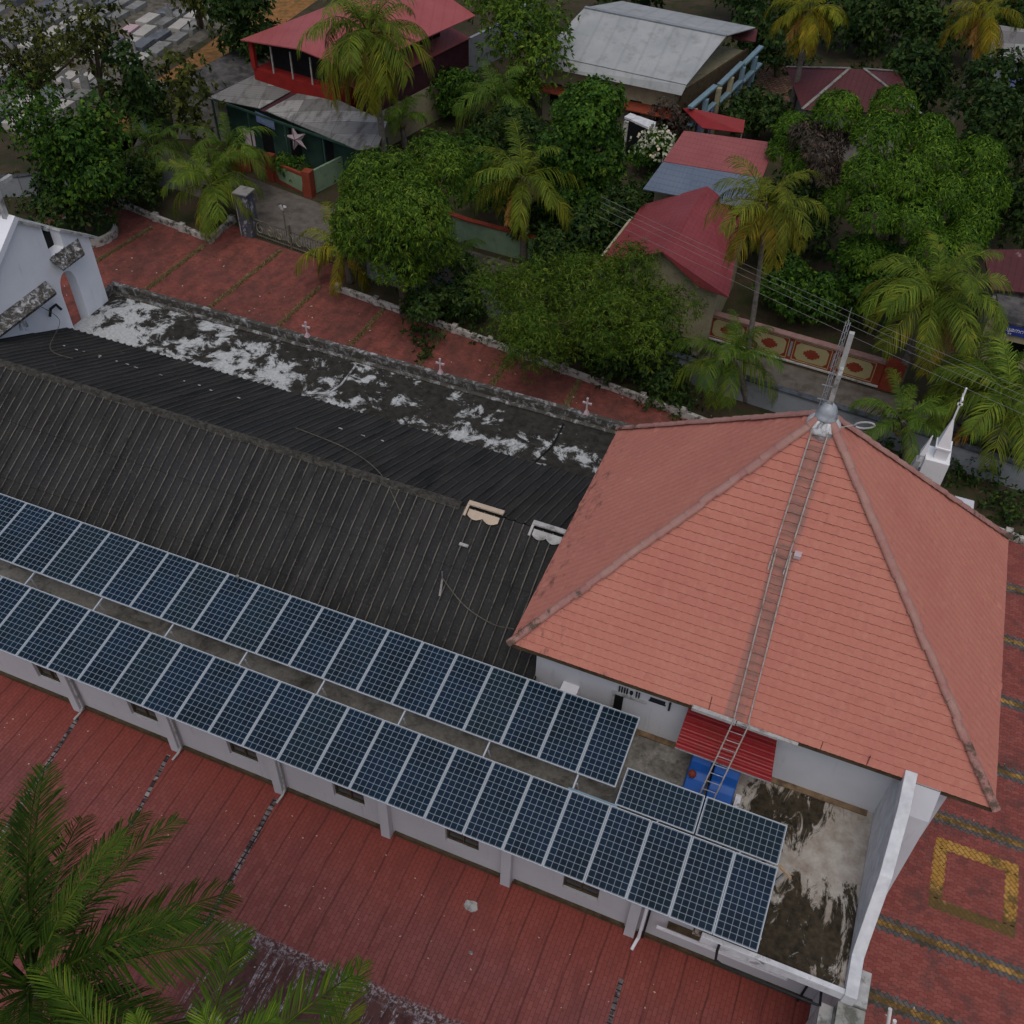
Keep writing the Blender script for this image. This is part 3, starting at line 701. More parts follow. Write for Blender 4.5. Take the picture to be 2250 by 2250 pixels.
b = MB(); b.box(-4.02, -3.62, -3.42, -3.361, 5.52, 5.56); b.box(-4.05, -3.6, -3.40, -3.361, 5.41, 5.44); b.box(-3.52, -3.47, -3.42, -3.361, 5.3, 5.62)
b.build('pipe_bracket', M['black_pipe'], CH)

# pyramid roof of clay tiles
EX0, EX1, EY0, EY1, EZ = -7.70, 4.02, -3.92, 5.02, 6.6
AP = Vector((-1.95, .60, 12.62))
def tiled_slope(A, B, top, parent, name='tiled_roof', course=.215, tw=.21, m=None):
    """triangle A-B-top laid with overlapping courses of wavy tiles"""
    A, B, top = Vector(A), Vector(B), Vector(top); ex = (B-A).normalized(); nm = (B-A).cross(top-A).normalized()
    if nm.z < 0: nm = -nm
    ey = nm.cross(ex); ey = ey if ey.z > 0 else -ey
    W_ = (B-A).length; H = (top-A).dot(ey); tx = (top-A).dot(ex)
    nc = int(H/course); dv = H/nc; rng = random.Random(int(W_*100))
    b = MB(); step = tw/4; lips = []; nf = 0
    for c in range(nc):
        v0, v1 = c*dv, (c+1)*dv
        xl0, xr0 = tx*v0/H, W_-(W_-tx)*v0/H
        nx = int((xr0-xl0)/step); i0 = math.ceil(xl0/step); i1 = math.floor(xr0/step)
        us = [xl0]+[i*step for i in range(i0, i1+1)]+[xr0]
        vs = []; k_ = len(us); shift = 0; lift = {}
        for row in (0, 1, 2):
            for u in us:
                vmax = min(H*u/tx if tx > 0 else H, H*(W_-u)/(W_-tx)); 
                ph = 2*math.pi*(u/tw+shift); wav = math.cos(ph)
                key = math.floor(u/tw+shift+.5)
                if key not in lift: lift[key] = rng.gauss(0, .0025)+(.022 if rng.random() < .012 else 0)
                wv = .006*wav
                if row == 0: v = max(0, v0-.016+wv); z = .014
                elif row == 1: v = max(0, v0+wv); z = .036+.003*wav+lift[key]
                else: v = v1+.02; z = .016+.006*wav+lift[key]*.5
                v = min(v, vmax)
                vs.append(A+ex*u+ey*v+nm*z)
        fs = [(i+r*k_, i+1+r*k_, i+1+(r+1)*k_, i+(r+1)*k_) for r in (0, 1) for i in range(k_-1)]
        b.add(vs, fs)
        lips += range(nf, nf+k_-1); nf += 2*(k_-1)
    b.add([A-nm*.02, B-nm*.02, top-nm*.02], [(0, 1, 2)])
    o = b.build(name, m or M['tile'], parent); o.data.materials.append(M['tile_lip_shade'])
    for f_ in lips: o.data.polygons[f_].material_index = 1  # front lips of the courses get the painted shade
    return o
cs = [Vector((EX0, EY0, EZ)), Vector((EX1+.04, EY0, EZ)), Vector((EX1-.15, EY1, EZ)), Vector((EX0, EY1, EZ))]
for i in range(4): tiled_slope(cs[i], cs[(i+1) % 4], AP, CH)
MB().slab([c-Vector((0, 0, .06)) for c in cs], .1).build('soffit', M['plinth'], CH)
rng = random.Random(2)
for i in range(4):                                   # hip tiles, each lapped on the one below
    b = MB(); d = AP-cs[i]; L = d.length; n = int(L/.42); dn = d.normalized(); sd_ = dn.cross(Vector((0, 0, 1))).normalized(); un = sd_.cross(dn)
    for k in range(n):
        wob = sd_*rng.gauss(0, .010)
        a = cs[i]+wob+dn*(L*k/n-.03)+un*.045; c_ = cs[i]+wob+dn*(L*(k+1)/n+.05)+un*(.045+rng.gauss(0, .006)); w = .115+rng.uniform(-.008, .008); vs = []
        for p, ww, hh in ((a, w, .095), (c_, w*.88, .065)):
            for q in range(7):
                t = math.pi*q/6; vs.append(p+sd_*ww*math.cos(t)+un*hh*math.sin(t)*1.0)
        b.add(vs, [(q, q+1, q+8, q+7) for q in range(6)]+[(6, 5, 4, 3, 2, 1, 0)])
    b.build('hip_cap', M['hip'], CH)
b = MB()                                             # eaves: hooks of dark moss hanging between the tiles
for k in range(60):
    x = rng.uniform(EX0, EX1); b.bar((x, EY0-.02, EZ+.02), (x+rng.uniform(-.02, .02), EY0+rng.uniform(.05, .3), EZ+.09+rng.uniform(0, .25)), .02, .012) if k < 14 else None
for k in range(14):
    pass
b.build('moss_streaks', M['moss_dark'] if 'moss_dark' in M else M['plinth'], CH)
# finial: plinth, dome and the concrete cross
fin = MB().lathe((AP.x, AP.y, AP.z-.36), [(.40, -.12), (.39, .10), (.33, .20), (.27, .27), (.22, .30)], 20).build('finial', M['finial_base'], CH, smooth=True)
o = MB().lathe((AP.x, AP.y, AP.z-.09), [(.20, 0), (.25, .03), (.26, .07), (.21, .10), (.22, .22), (.17, .32), (.11, .38), (.06, .42)], 20).build('dome', M['finial'], smooth=True); o.parent = fin
cr = MB().bar((AP.x, AP.y, AP.z+.3), (AP.x-.02, AP.y, 14.85), .11, .11); cr.bar((AP.x, AP.y-.38, 13.95), (AP.x, AP.y+.38, 13.95), .09, .09)
o = cr.build('cross', M['conc_light']); o.parent = fin
MB().bar((AP.x, AP.y-.38, 13.99), (AP.x, AP.y-.2, 13.99), .1, .04)
# thin lattice rod of the lightning conductor beside the cross
b = MB(); bx, by = AP.x-.22, AP.y+.12
for dx, dy in ((0, 0), (.09, 0), (.045, .08)): b.tube([(bx+dx, by+dy, 12.1), (bx+dx+.02, by+dy, 15.0)], .010, 5)
for k in range(15):
    z = 12.35+k*.18; b.bar((bx, by, z), (bx+.09, by, z+.09), .008, .008); b.bar((bx+.09, by, z+.09), (bx+.045, by+.08, z+.18), .008, .008)
for z in (12.9, 13.3): b.bar((bx-.08, by, z), (bx+.17, by, z), .02, .02)
b.tube([(bx+.045, by+.03, 15.0), (bx+.045, by+.03, 15.35)], .006, 5)
tag(b.build('lightning_rod', M['steel']), 'thin grey lattice lightning rod beside the cross on the top of the tiled roof', 'lightning rod')
b = MB(); q0 = Vector((AP.x+.3, AP.y-.05, 12.35)); b.tube([q0, q0+Vector((.35, .0, .22))], .012, 5)
ring = [q0+Vector((.35+.17*(1-math.cos(t))*1.2, 0, .22+.09*math.sin(t)+.1*(1-math.cos(t))*.6)) for t in [k*math.pi/6 for k in range(12)]]
b.tube(ring, .022, 6)
tag(b.build('lamp_bracket', M['conc_light']), 'small white looped bracket sticking out right of the roof finial', 'bracket')
# ================================================================ solar panels
PW, PL, TH = .998, 1.96, .1460
def make_panel(name, label):
    r = thing(name, label, 'solar panel', (0, 0, 0))
    f = MB(); w, l, t = PW/2, PL/2, .04; e = .021
    for (a, c, d, g) in ((-w, w, l-e, l), (-w, w, -l, -l+e), (-w, -w+e, -l+e, l-e), (w-e, w, -l+e, l-e)): f.box(a, c, d, g, -t, 0)
    fo = f.build('frame', M['frame']); fo.parent = r
    c = MB().box(-w+e, w-e, -l+e, l-e, -t+.01, -.006).build('cell_sheet', M['cells']); c.parent = r
    return r, [fo, c]
proto, pparts = make_panel('solar_panel', '')
ORD = ['', 'second', 'third', 'fourth', 'fifth', 'sixth', 'seventh', 'eighth', 'ninth', 'tenth', 'eleventh', 'twelfth', 'thirteenth', 'fourteenth', 'fifteenth', 'sixteenth', 'seventeenth', 'eighteenth', 'nineteenth', 'twentieth', 'twenty-first', 'twenty-second', 'twenty-third', 'twenty-fourth']
used = False
def place_panel(x, y, z, rot, label, group):
    global used
    if not used: o = proto; used = True
    else:
        o = proto.copy(); COL.objects.link(o)
        for p in pparts: c = p.copy(); COL.objects.link(c); c.parent = o
    o.location = (x, y, z); o.rotation_euler = rot; o['label'] = label; o['group'] = group
    return o
cy, sy = math.cos(TH), math.sin(TH)
for row, (x0, yt, zt, n, nm) in enumerate(((-.0, -6.3783, 5.10, 23, 'long lower row'), (-4.0877, -3.9861, 5.4425, 21, 'upper row'))):
    for i in range(n):
        xc = x0 - i*1.012 - .506; yc = yt - PL/2*cy; zc = zt - PL/2*sy
        pos = 'at the right end' if i == 0 else ORD[i]+' from the right end'
        place_panel(xc, yc, zc, (TH, 0, 0), f'solar panel in the {nm}, {pos}', 'solar panels on the '+nm)
for i, (xc, nm) in enumerate(((-3.0, 'left'), (-1.0, 'right'))):
    place_panel(xc, -5.79, 5.10+.0, (0, -TH, math.pi/2), f'solar panel laid sideways beyond the lower row, the {nm} one of the two', 'sideways solar panels')
# the rack under them
rk = thing('panel_rack', 'grey steel rack of rails and posts carrying the solar panels over the flat roof', 'rack', (-12, -6, FZ))
def zrow(y, yt, zt): return zt-(yt-y)*math.tan(TH)-.075
for (yt, zt, xa, xb) in ((-6.3783, 5.10, -23.2, .02), (-3.9861, 5.4425, -25.3, -4.1)):
    for dy in (.35, 1.6):
        y = yt-dy; z = zrow(y, yt, zt); MB().box(xa, xb, y-.02, y+.02, z-.04, z).build('rail', M['steel'], rk)
k = 0; x = -1.35
for x in [ -5.05-2.36*i for i in range(9)]:
    a = (x, -4.3, 5.28); c = (x, -8.1, 4.72)
    MB().bar(a, c, .04, .05).build('beam', M['frame'], rk)
    for y in (-6.1, -7.7):
        z = 5.28+(y+4.3)*(5.28-4.72)/3.8
        MB().bar((x+.25, y, FZ), (x+.05, y, z-.02), .035, .035).build('post', M['steel'], rk)
for x in (-2.9, -.9):
    MB().bar((x, -5.35, 5.1), (x, -8.1, 4.72), .04, .05).build('beam', M['frame'], rk)
    for y in (-5.5, -7.7): MB().bar((x, y, FZ), (x, y, 4.76 if y < -6 else 5.05), .04, .04).build('post', M['steel'], rk)
MB().bar((-5.15, -6.34, 5.07), (-3.9, -6.34, 5.07), .05, .03).build('rail', M['sky_blue'], rk)
# lichen stones and litter on the slab between the rows
b = MB(); rng = random.Random(12)
for k in range(14):
    x = rng.uniform(-22, -5); y = rng.uniform(-6.2, -5.9); s = rng.uniform(.05, .12); b.lathe((x, y, FZ), [(s, 0), (s*.7, s*.5)], 6)
b.build('moss_clump', M['dark'], CH)
tag(MB().bar(at(1713, 1903, 4.95), at(1737, 1929, 4.5), .07, .05).build('timber_offcut', M['wood']), 'short pale timber batten poking out past the corner of the last solar panel', 'batten')
MB().bar((.05, -6.25, FZ), (.22, -6.2, 4.75), .05, .05).build('post', M['steel'], rk)

# ================================================================ on the church roof
def small_cross(x, y, z, h, label):
    r = thing('parapet_cross', label, 'cross', (x, y, z), 'crosses on the north parapet')
    a = MB(); a.add([(-.09, -.09, 0), (.09, -.09, 0), (.09, .09, 0), (-.09, .09, 0), (-.035, -.03, .16), (.035, -.03, .16), (.035, .03, .16), (-.035, .03, .16)], [(0, 3, 2, 1), (4, 5, 6, 7), (0, 1, 5, 4), (1, 2, 6, 5), (2, 3, 7, 6), (3, 0, 4, 7)])
    o = a.build('foot', M['pink']); o.parent = r
    c = MB(); c.box(-.027, .027, -.022, .022, .161, h); c.box(-.13, -.028, -.02, .02, h*.66, h*.66+.055); c.box(.028, .13, -.02, .02, h*.66, h*.66+.055)
    for (px, pz) in ((-.13, h*.66+.027), (.13, h*.66+.027), (0, h)): c.box(px-.035, px+.035, -.026, .026, pz-.035, pz+.035)
    o = c.build('upright', M['pinkwhite']); o.parent = r
small_cross(-20.92, 8.12, 4.22, .62, 'small white cross on the mouldy parapet, farthest from the tiled roof')
small_cross(-15.34, 8.12, 4.22, .62, 'small white cross on the mouldy parapet, middle of the three')
small_cross(-9.66, 8.12, 4.22, .66, 'small white cross on the mouldy parapet, nearest the tiled roof')

def ladder(name, label, a, b_, w, n, side, m1, m2, r=.018, base=None):
    a, b_ = Vector(a), Vector(b_); side = Vector(side).normalized()*w/2
    t = thing(name, label, 'ladder', tuple(base or b_))
    for s in (-1, 1): MB().tube([a+side*s, b_+side*s], r, 6).build('rail', m1, t)
    for k in range(n): p = a.lerp(b_, (k+.5)/n); MB().tube([p-side, p+side], r*.55, 5).build('rung', m2, t)
    return t
def rs(x, y, off): return (x, y, EZ+(AP.z-EZ)*(y-EY0)/(AP.y-EY0)+off)
ladder('roof_ladder', 'long weathered ladder lying up the tiled roof from mid slope to the finial', rs(-1.98, .28, .2), rs(-2.0, -1.75, .16), .36, 13, (1, 0, 0), M['rail'], M['rung'])
ladder('roof_ladder', 'long weathered ladder lying on the tiled roof from the eaves to mid slope', rs(-1.96, -1.45, .21), rs(-1.74, -3.98, .20), .34, 16, (1, 0, 0), M['rail'], M['rung'])
tag(MB().box(-1.72, -1.56, -1.5, -1.3, 10.0, 10.1).build('ladder_bracket', M['pinkwhite']), 'small pale block beside the ladder half way up the tiled roof', 'block')
ladder('eaves_ladder', 'steep metal ladder from the flat roof beside the blue tanks up to the tiled eaves', (-1.72, -4.02, 6.82), (-2.02, -5.02, FZ+.05), .36, 11, (1, .0, 0), M['rail'], M['steel'])
g1, g2 = Vector((-2.93, -4.02, 6.66)), Vector((-.35, -4.02, 6.60))
tag(MB().bar(g1, g1.lerp(g2, .42), .11, .10).bar(g1.lerp(g2, .43), g2, .09, .08).build('gutter_plank', M['conc_light']), 'pale weathered plank along the tiled eaves above the red awning', 'plank')
# red awning of corrugated sheet
T0, T1 = Vector((-3.02, -3.40, 5.95)), Vector((-.80, -3.40, 5.88))
b0, b1 = Vector((-3.06, -4.28, 5.18)), Vector((-.62, -4.28, 5.12))
aw = thing('awning', 'red corrugated awning under the tiled eaves, above the blue tanks', 'awning', (-1.9, -3.4, 5.2))
b = MB(); n = 7; vs = []; m_ = 9
b = MB()
cols = 40
for i in range(cols+1):
    u = i/cols; P = T0.lerp(T1, u); Q = b0.lerp(b1, u)
    vs += [P, Q]
# ribs run along the length as in the photo
rows = 36; vs = []; nm = (T1-T0).cross(b0-T0).normalized(); nm = nm if nm.z > 0 else -nm
for r_ in range(rows+1):
    v = r_/rows; h = .034*math.cos(v*7*2*math.pi)
    vs += [T0.lerp(b0, v)+nm*h, T1.lerp(b1, v)+nm*h]
b.add(vs, [(2*i, 2*i+2, 2*i+3, 2*i+1) for i in range(rows)]); o = b.build('sheet', M['red_sheet'], aw)
if o.data.polygons[0].normal.z < 0: o.data.flip_normals()
MB().bar(b0-Vector((0, 0, .04)), b1-Vector((0, 0, .04)), .03, .03).build('frame', M['steel'], aw)
for u in (.05, .95): MB().bar(T0.lerp(T1, u)-Vector((0, 0, .5)), b0.lerp(b1, u)-Vector((0, 0, .05)), .025, .025).build('bracket', M['steel'], aw)
# blue plastic tanks with a rounded back and a flat shelf
def tank(x0, x1, y, label, grp='blue plastic tanks'):
    r = thing('water_tank', label, 'tank', ((x0+x1)/2, y, FZ), grp)
    w = (x1-x0)/2; b = MB(); prof = []
    for k in range(9): t = math.pi*k/8*.5; prof.append((.10+.55*math.sin(t)*.6, .0))
    pts = [(-.62, 0), (-.62, .30), (-.50, .36), (-.16, .40), (.02, .52), (.10, .78), (.22, .92), (.40, .95), (.55, .85), (.60, .6), (.60, 0)]
    vs = [(-w+.03*(0 if i in (0, 10) else 1), py, pz) for i, (py, pz) in enumerate(pts)]+[(w-.03, py, pz) for py, pz in pts]
    n = len(pts); b.add(vs, [(i, i+n, i+1+n, i+1) for i in range(n-1)]+[(0, n-1, 2*n-1, n)]+[tuple(range(n)), tuple(reversed(range(n, 2*n)))])
    o = b.build('body', M['blue']); o.parent = r; bevel(o, .035, 3)
    c = MB().lathe((0, .36, .93), [(.11, 0), (.11, .05), (.06, .07)], 16).build('lid', M['blue']); c.parent = r
tank(-2.62, -2.05, -4.28, 'blue plastic tank behind the ladder foot, the left one under the red awning')
tank(-2.02, -1.32, -4.38, 'blue plastic tank right of the ladder foot, under the red awning')
P = at(1521, 1700, 4.45); s = MB(); s.lathe((0, 0, 0), [(.02, -.10), (.06, -.09), (.10, -.04), (.105, 0), (.10, .04), (.06, .09), (.02, .10)], 16)
o = s.build('orange_float', M['orange'], smooth=True); o.location = P; tag(o, 'dull orange ball float lying against the left blue tank', 'float')
tag(MB().box(-1.30, -1.16, -5.15, -4.45, FZ+.01, FZ+.45).build('tank_plinth', M['dirty_white']), 'narrow mouldy white block beside the right blue tank', 'block')
# loose wires over the nave roof
def cable(name, label, pts, r, m, cat='cable', sub=8):
    P = [Vector(p) for p in pts]; out = []
    for i in range(len(P)-1):
        a, b_, c, d = P[max(i-1, 0)], P[i], P[i+1], P[min(i+2, len(P)-1)]
        for k in range(sub):
            t = k/sub; out.append(.5*((2*b_)+(c-a)*t+(2*a-5*b_+4*c-d)*t*t+(3*b_-a-3*c+d)*t**3))
    out.append(P[-1])
    return tag(MB().tube(out, r, 5).build(name, m), label, cat)
def nz(px, py, off=.12):
    """the point on the nave roof seen at px,py"""
    d = fw + (px-1125)/CAM_F*rt - (py-1125)/CAM_F*up
    best = None
    for sg, run in ((-1, 4.77), (1, 4.82)):
        m = sg*(RZ-4.12)/run*-1   # z = RZ + off + m*(y-RY)
        t = (RZ+off+m*(CAM.y-RY)-CAM.z)/(d.z-m*d.y); p = CAM+d*t
        if (p.y-RY)*sg >= 0: return p
    return p
cable('cable', 'thin dark cable sagging over the ridge of the black nave roof', [nz(650, 940), nz(760, 985), nz(835, 1040), nz(882, 1130)], .014, M['iron'])
cable('cable', 'thin dark cable running down the black nave roof to the corner of the tiled roof', [nz(972, 1270), nz(1020, 1330, .3), nz(1080, 1370, .3), at(1128, 1382, 6.6)], .016, M['iron'])
cable('cable', 'grey wire hanging across the white gable onto the black roof', [at(60, 660, 6.2), (-29.2, 4.4, 5.0), nz(110, 765, .2), nz(160, 788)], .012, M['iron'])
tag(MB().tube([nz(972, 1272), nz(972, 1272)+Vector((0, 0, .3))], .02, 6).bar(nz(972, 1272), nz(966, 1310), .06, .03).build('roof_hook', M['conc']), 'small pale hook and strip standing on the black roof above the solar panels', 'hook')
P = Vector((-15.9, -4.05, 4.6)); tag(MB().tube([P, P+Vector((0, 0, .95))], .02, 6).lathe((P.x, P.y, P.z+.9), [(.05, 0), (.05, .06)], 8).build('insulator_pin', M['conc']), 'short pin with a pale insulator standing behind the upper panel row', 'pin')

# ================================================================ white gabled block at the west end
WB = thing('gabled_belfry', 'tall white gabled block with an arched opening and a big white cross on its peak', 'belfry', (-30.2, 4.3, 0))
GX = -29.62; gy0, gy1, gpk = 1.0, 7.36, 4.25
def gz(y): return 9.0-(9.0-6.75)*abs(y-gpk)/3.1
# front slab with a pointed opening (a ring of quads around the arch) and the recessed notch
ar = [(5.13, 3.6)]
yc, hw, zs = 5.72, .44, 5.35
for k in range(9):
    t = k/8; ar.append((yc-hw*math.cos(t*math.pi/2)**.8 if t < 1 else yc, zs+.95*math.sin(t*math.pi/2)))
left = [(yc-hw, 3.6), (yc-hw, zs)]+[(yc-hw*math.cos(t*math.pi/16)**.75, zs+.8*math.sin(t*math.pi/16)) for t in range(1, 8)]+[(yc, zs+.82)]
right = [(2*yc-y, z) for y, z in reversed(left)]
def quadstrip(b, inner, outer, x0, x1):
    n = len(inner); vs = []
    for x in (x1, x0):
        vs += [(x, y, z) for y, z in inner]+[(x, y, z) for y, z in outer]
    fs = [(i, i+1, n+i+1, n+i) for i in range(n-1)]+[(2*n+i, 3*n+i, 3*n+i+1, 2*n+i+1) for i in range(n-1)]+[(i, 2*n+i, 2*n+i+1, i+1) for i in range(n-1)]
    b.add(vs, fs)
b = MB()
x0, x1 = GX-.45, GX
quadstrip(b, left, [(gy0, z) for y, z in left[:-1]]+[(gy0, left[-1][1])], x0, x1)
quadstrip(b, right, [(gy1, z) for y, z in right], x0, x1)
zt = left[-1][1]
NY0, NY1, NZ0 = 5.36, 6.08, 7.0
def gpoly(b, ys, zb, x0, x1):
    vs = []
    for y in ys: vs += [(x1, y, zb), (x1, y, gz(y)), (x0, y, gz(y)), (x0, y, zb)]
    n = len(ys); b.add(vs, [f for i in range(n-1) for f in ((4*i, 4*i+4, 4*i+5, 4*i+1), (4*i+1, 4*i+5, 4*i+6, 4*i+2), (4*i+2, 4*i+6, 4*i+7, 4*i+3), (4*i, 4*i+3, 4*i+7, 4*i+4))]+[(0, 1, 2, 3), (4*n-4, 4*n-1, 4*n-2, 4*n-3)])
b.box(x0, x1, gy0, NY0, zt, 6.7) if 0 else None
gpoly(b, [gy0+.0, gpk, NY0], zt, x0, x1); gpoly(b, [NY1, gy1], zt, x0, x1); b.box(x0, x1, NY0, NY1, zt, NZ0)
b.box(x0-4.5, x0-.002, gy0, gy0+.3, 0, 6.7); b.box(x0, x1, gy0, gy1, 0, 3.6)
b.build('wall', M['white_wall'], WB)
b = MB()                                             # coping of the gable, higher on its left, broken by the notch
for (ya, yb) in ((gpk+.02, NY0+.02), (NY1-.05, gy1+.35)):
    b.bar((x1-.17, ya, gz(ya)+.05), (x1-.17, yb, gz(yb)+.05), .62, .09)
b.build('coping', M['conc_light'], WB)
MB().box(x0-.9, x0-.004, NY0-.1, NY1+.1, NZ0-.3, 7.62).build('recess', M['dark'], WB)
b = MB(); b.bar((x1-.12, gpk+.15, gz(gpk)+.12), (x1-.12, gy0, gz(gy0)+.02), .55, .22); b.build('coping', M['white_wall'], WB)
b = MB(); b.slab([(x0-4.5, gpk, 8.95), (x0+.02, gpk, 8.95), (x0+.02, gy0-.3, 6.55), (x0-4.5, gy0-.3, 6.55)], .1)
b.slab([(x0-4.5, gpk, 8.95), (x0+.02, gpk, 8.95), (x0+.02, gy1+.3, 6.55), (x0-4.5, gy1+.3, 6.55)], .1); b.build('roof', M['mossy'], WB)
b = MB(); b.bar((x1-.2, gpk, 8.95), (x1-.2, gpk+.05, 11.6), .16, .18, (1, 0, 0)); b.bar((x1-.2, gpk-.75, 10.25), (x1-.2, gpk-.12, 10.25), .15, .15); b.bar((x1-.2, gpk+.14, 10.25), (x1-.2, gpk+.8, 10.25), .15, .15)
b.build('cross', M['conc_light'], WB)
# mouldy sill under the notch heaped with rubble, and the long mouldy ledge
b = MB(); b.slab([(x1+.01, NY0-.1, NZ0-.02), (x1+.55, NY0-.1, NZ0-.3), (x1+.55, NY1+.35, NZ0-.3), (x1+.01, NY1+.75, NZ0-.02)], .12); b.build('sill', M['moss_ledge'], WB)
b = MB(); rng = random.Random(7)
for k in range(60):
    y = rng.uniform(NY0-.05, NY1+.35); x = x1+rng.uniform(.02, .48); s = rng.uniform(.03, .08); z = NZ0-.02-.5*(x-x1)
    b.lathe((x, y, z), [(s, 0), (s*.8, s*.7), (s*.3, s)], 5)
b.build('rubble', M['moss_ledge'], WB)
b = MB(); b.slab([(x1+.01, 1.6, 6.35), (x1+.60, 1.6, 6.15), (x1+.60, 4.55, 6.15), (x1+.01, 4.75, 6.35)], .13); b.build('ledge', M['moss_ledge'], WB)
b = MB()
for k in range(34):
    y = 3.05+rng.gauss(0, .18); z = rng.uniform(5.1, 6.1); h = rng.uniform(.05, .3); w = rng.uniform(.02, .07)
    b.add([(x1+.004+k*.0002, y-w, z), (x1+.004+k*.0002, y+w, z), (x1+.004+k*.0002, y+w*.5, z+h), (x1+.004+k*.0002, y-w*.6, z+h)], [(0, 1, 2, 3)])
b.build('damp_stain', M['mossy'], WB)
tag(MB().tube([(-29.5, 4.3, 5.1), (-29.5, 4.45, 5.35), (-29.5, 4.75, 5.35), (-29.5, 4.9, 5.05)], .05, 8).build('bent_pipe', M['black_pipe']), 'black bent pipe end at the foot of the white gable', 'pipe')

# ================================================================ pinnacles behind the tiled roof
b = thing('pinnacle', 'white pointed pinnacle with a cross behind the right slope of the tiled roof', 'pinnacle', (1.75, 8.1, 0))
px_, py_ = 1.73, 8.1
def frust(q, x0, x1, y0, y1, z0, X0, X1, Y0, Y1, z1):
    q.add([(x0, y0, z0), (x1, y0, z0), (x1, y1, z0), (x0, y1, z0), (X0, Y0, z1), (X1, Y0, z1), (X1, Y1, z1), (X0, Y1, z1)], [(0, 3, 2, 1), (4, 5, 6, 7), (0, 1, 5, 4), (1, 2, 6, 5), (2, 3, 7, 6), (3, 0, 4, 7)])
M['bright_white'] = plain('fresh_whitewash', (.84, .85, .86), .7, .04, 3, (.6, .6, .6), 6, .6, .8)
q = MB(); q.box(px_-.36, px_+.36, py_-.36, py_+.36, 3.5, 6.42); q.build('shaft', M['bright_white'], b)
q = MB(); q.box(px_-.14, px_+.24, py_-.22, py_+.22, 6.422, 6.82); q.build('neck', M['bright_white'], b)
q = MB(); q.box(px_-.21, px_+.26, py_-.25, py_+.25, 6.822, 6.88); frust(q, px_-.17, px_+.22, py_-.21, py_+.21, 6.882, px_-.05, px_+.01, py_-.03, py_+.03, 7.85); q.build('spire', M['bright_white'], b)
q = MB(); q.bar((px_-.02, py_, 7.8), (px_-.04, py_, 9.05), .05, .05); q.bar((px_-.03, py_-.17, 8.7), (px_-.03, py_+.17, 8.7), .05, .05); q.bar((px_-.10, py_, 8.45), (px_+.05, py_, 8.45), .05, .07); q.build('cross', M['bright_white'], b)
b2 = thing('small_pinnacle', 'small white wedge pinnacle just left of the tall one', 'pinnacle', (1.3, 8.0, 0))
q = MB(); frust(q, .75, 1.3, 7.9, 8.3, 3.5, 1.16, 1.3, 7.95, 8.25, 6.1); q.build('buttress', M['conc_light'], b2)
q = MB(); frust(q, 1.22, 1.36, 7.95, 8.2, 5.9, 1.24, 1.36, 7.97, 8.18, 6.35); frust(q, 1.20, 1.36, 7.95, 8.2, 6.352, 1.33, 1.36, 8.06, 8.09, 7.1); q.build('spire', M['bright_white'], b2)

for i, (x, y, h) in enumerate(((3.30, -7.62, 3.0), (3.46, -7.86, 2.75))):
    P = at((1956, 1966)[i], (2217, 2243)[i], h); Q = at((1944, 1956)[i], 2300, h-1.2)
    tag(MB().tube([P, Q, (Q.x, Q.y, 0)], .045, 12).build('white_post', M['white_paint']), ('taller' if i == 0 else 'shorter')+' of the two white posts standing at the bottom edge of the forecourt', 'post', 'white posts in the forecourt')
# ================================================================ kerbs, beds, walls and the gate
def along(pts, step):
    out = []; 
    for (a, b_) in zip(pts, pts[1:]):
        a, b_ = Vector((*a, 0)), Vector((*b_, 0)); n = max(1, round((b_-a).length/step))
        out += [a.lerp(b_, k/n) for k in range(n)]
    return out+[Vector((*pts[-1], 0))]
kw = thing('kerb_wall', 'long low whitewashed kerb wall with stubby posts along the far side of the red plaza', 'kerb wall', (-9, 14.7, 0))
b = MB()
for a, c in zip(KL, KL[1:]): b.bar((*a, .16), (*c, .16), .17, .32)
bevel(b.build('wall', M['kerb'], kw), .02)
for p in along(KL, 1.9): bevel(MB().box(p.x-.13, p.x+.13, p.y-.13, p.y+.13, 0, .44).build('post', M['kerb'], kw), .02)
bd = thing('bed_kerb', 'whitewashed low kerb round the wedge shaped bed with the young palms', 'kerb wall', (-35, 18.5, 0))
BP = [(-40.3, 19.4), (-38.7, 18.99), (-36.55, 18.59), (-34.7, 18.3), (-32.8, 17.95), (-32.84, 19.98)]
b = MB()
for a, c in zip(BP, BP[1:]): b.bar((*a, .16), (*c, .16), .17, .32)
b.build('wall', M['kerb'], bd)
for p in BP: MB().box(p[0]-.15, p[0]+.15, p[1]-.15, p[1]+.15, 0, .42).build('post', M['kerb'], bd)
sheet('soil_bed', [(-40.3, 19.4), (-38.7, 18.99), (-36.55, 18.59), (-34.7, 18.3), (-32.8, 17.95), (-32.84, 19.98)], .03, M['soil'])
cb = thing('round_planter', 'round whitewashed planter with grass at the foot of the white gable', 'planter', (-38.9, 16.1, 0))
pts = [(-38.9+1.6*math.cos(t), 16.1+1.45*math.sin(t)) for t in [2*math.pi*k/28 for k in range(28)]]
b = MB(); n = 28
vs = []
for (r_, z) in ((1.0, 0), (1.0, .42), (.88, .42), (.88, .2)): vs += [(-38.9+(p[0]+38.9)*r_, 16.1+(p[1]-16.1)*r_, z) for p in pts]
b.add(vs, [(r_*n+k, r_*n+(k+1) % n, (r_+1)*n+(k+1) % n, (r_+1)*n+k) for r_ in range(3) for k in range(n)]); b.build('rim', M['kerb'], cb)
b = MB(); b.add([(-38.9+(p[0]+38.9)*.885, 16.1+(p[1]-16.1)*.885, .3) for p in pts], [tuple(range(n))]); b.build('turf', plain('turf', (.035, .05, .018), .95, .4, 6), cb)
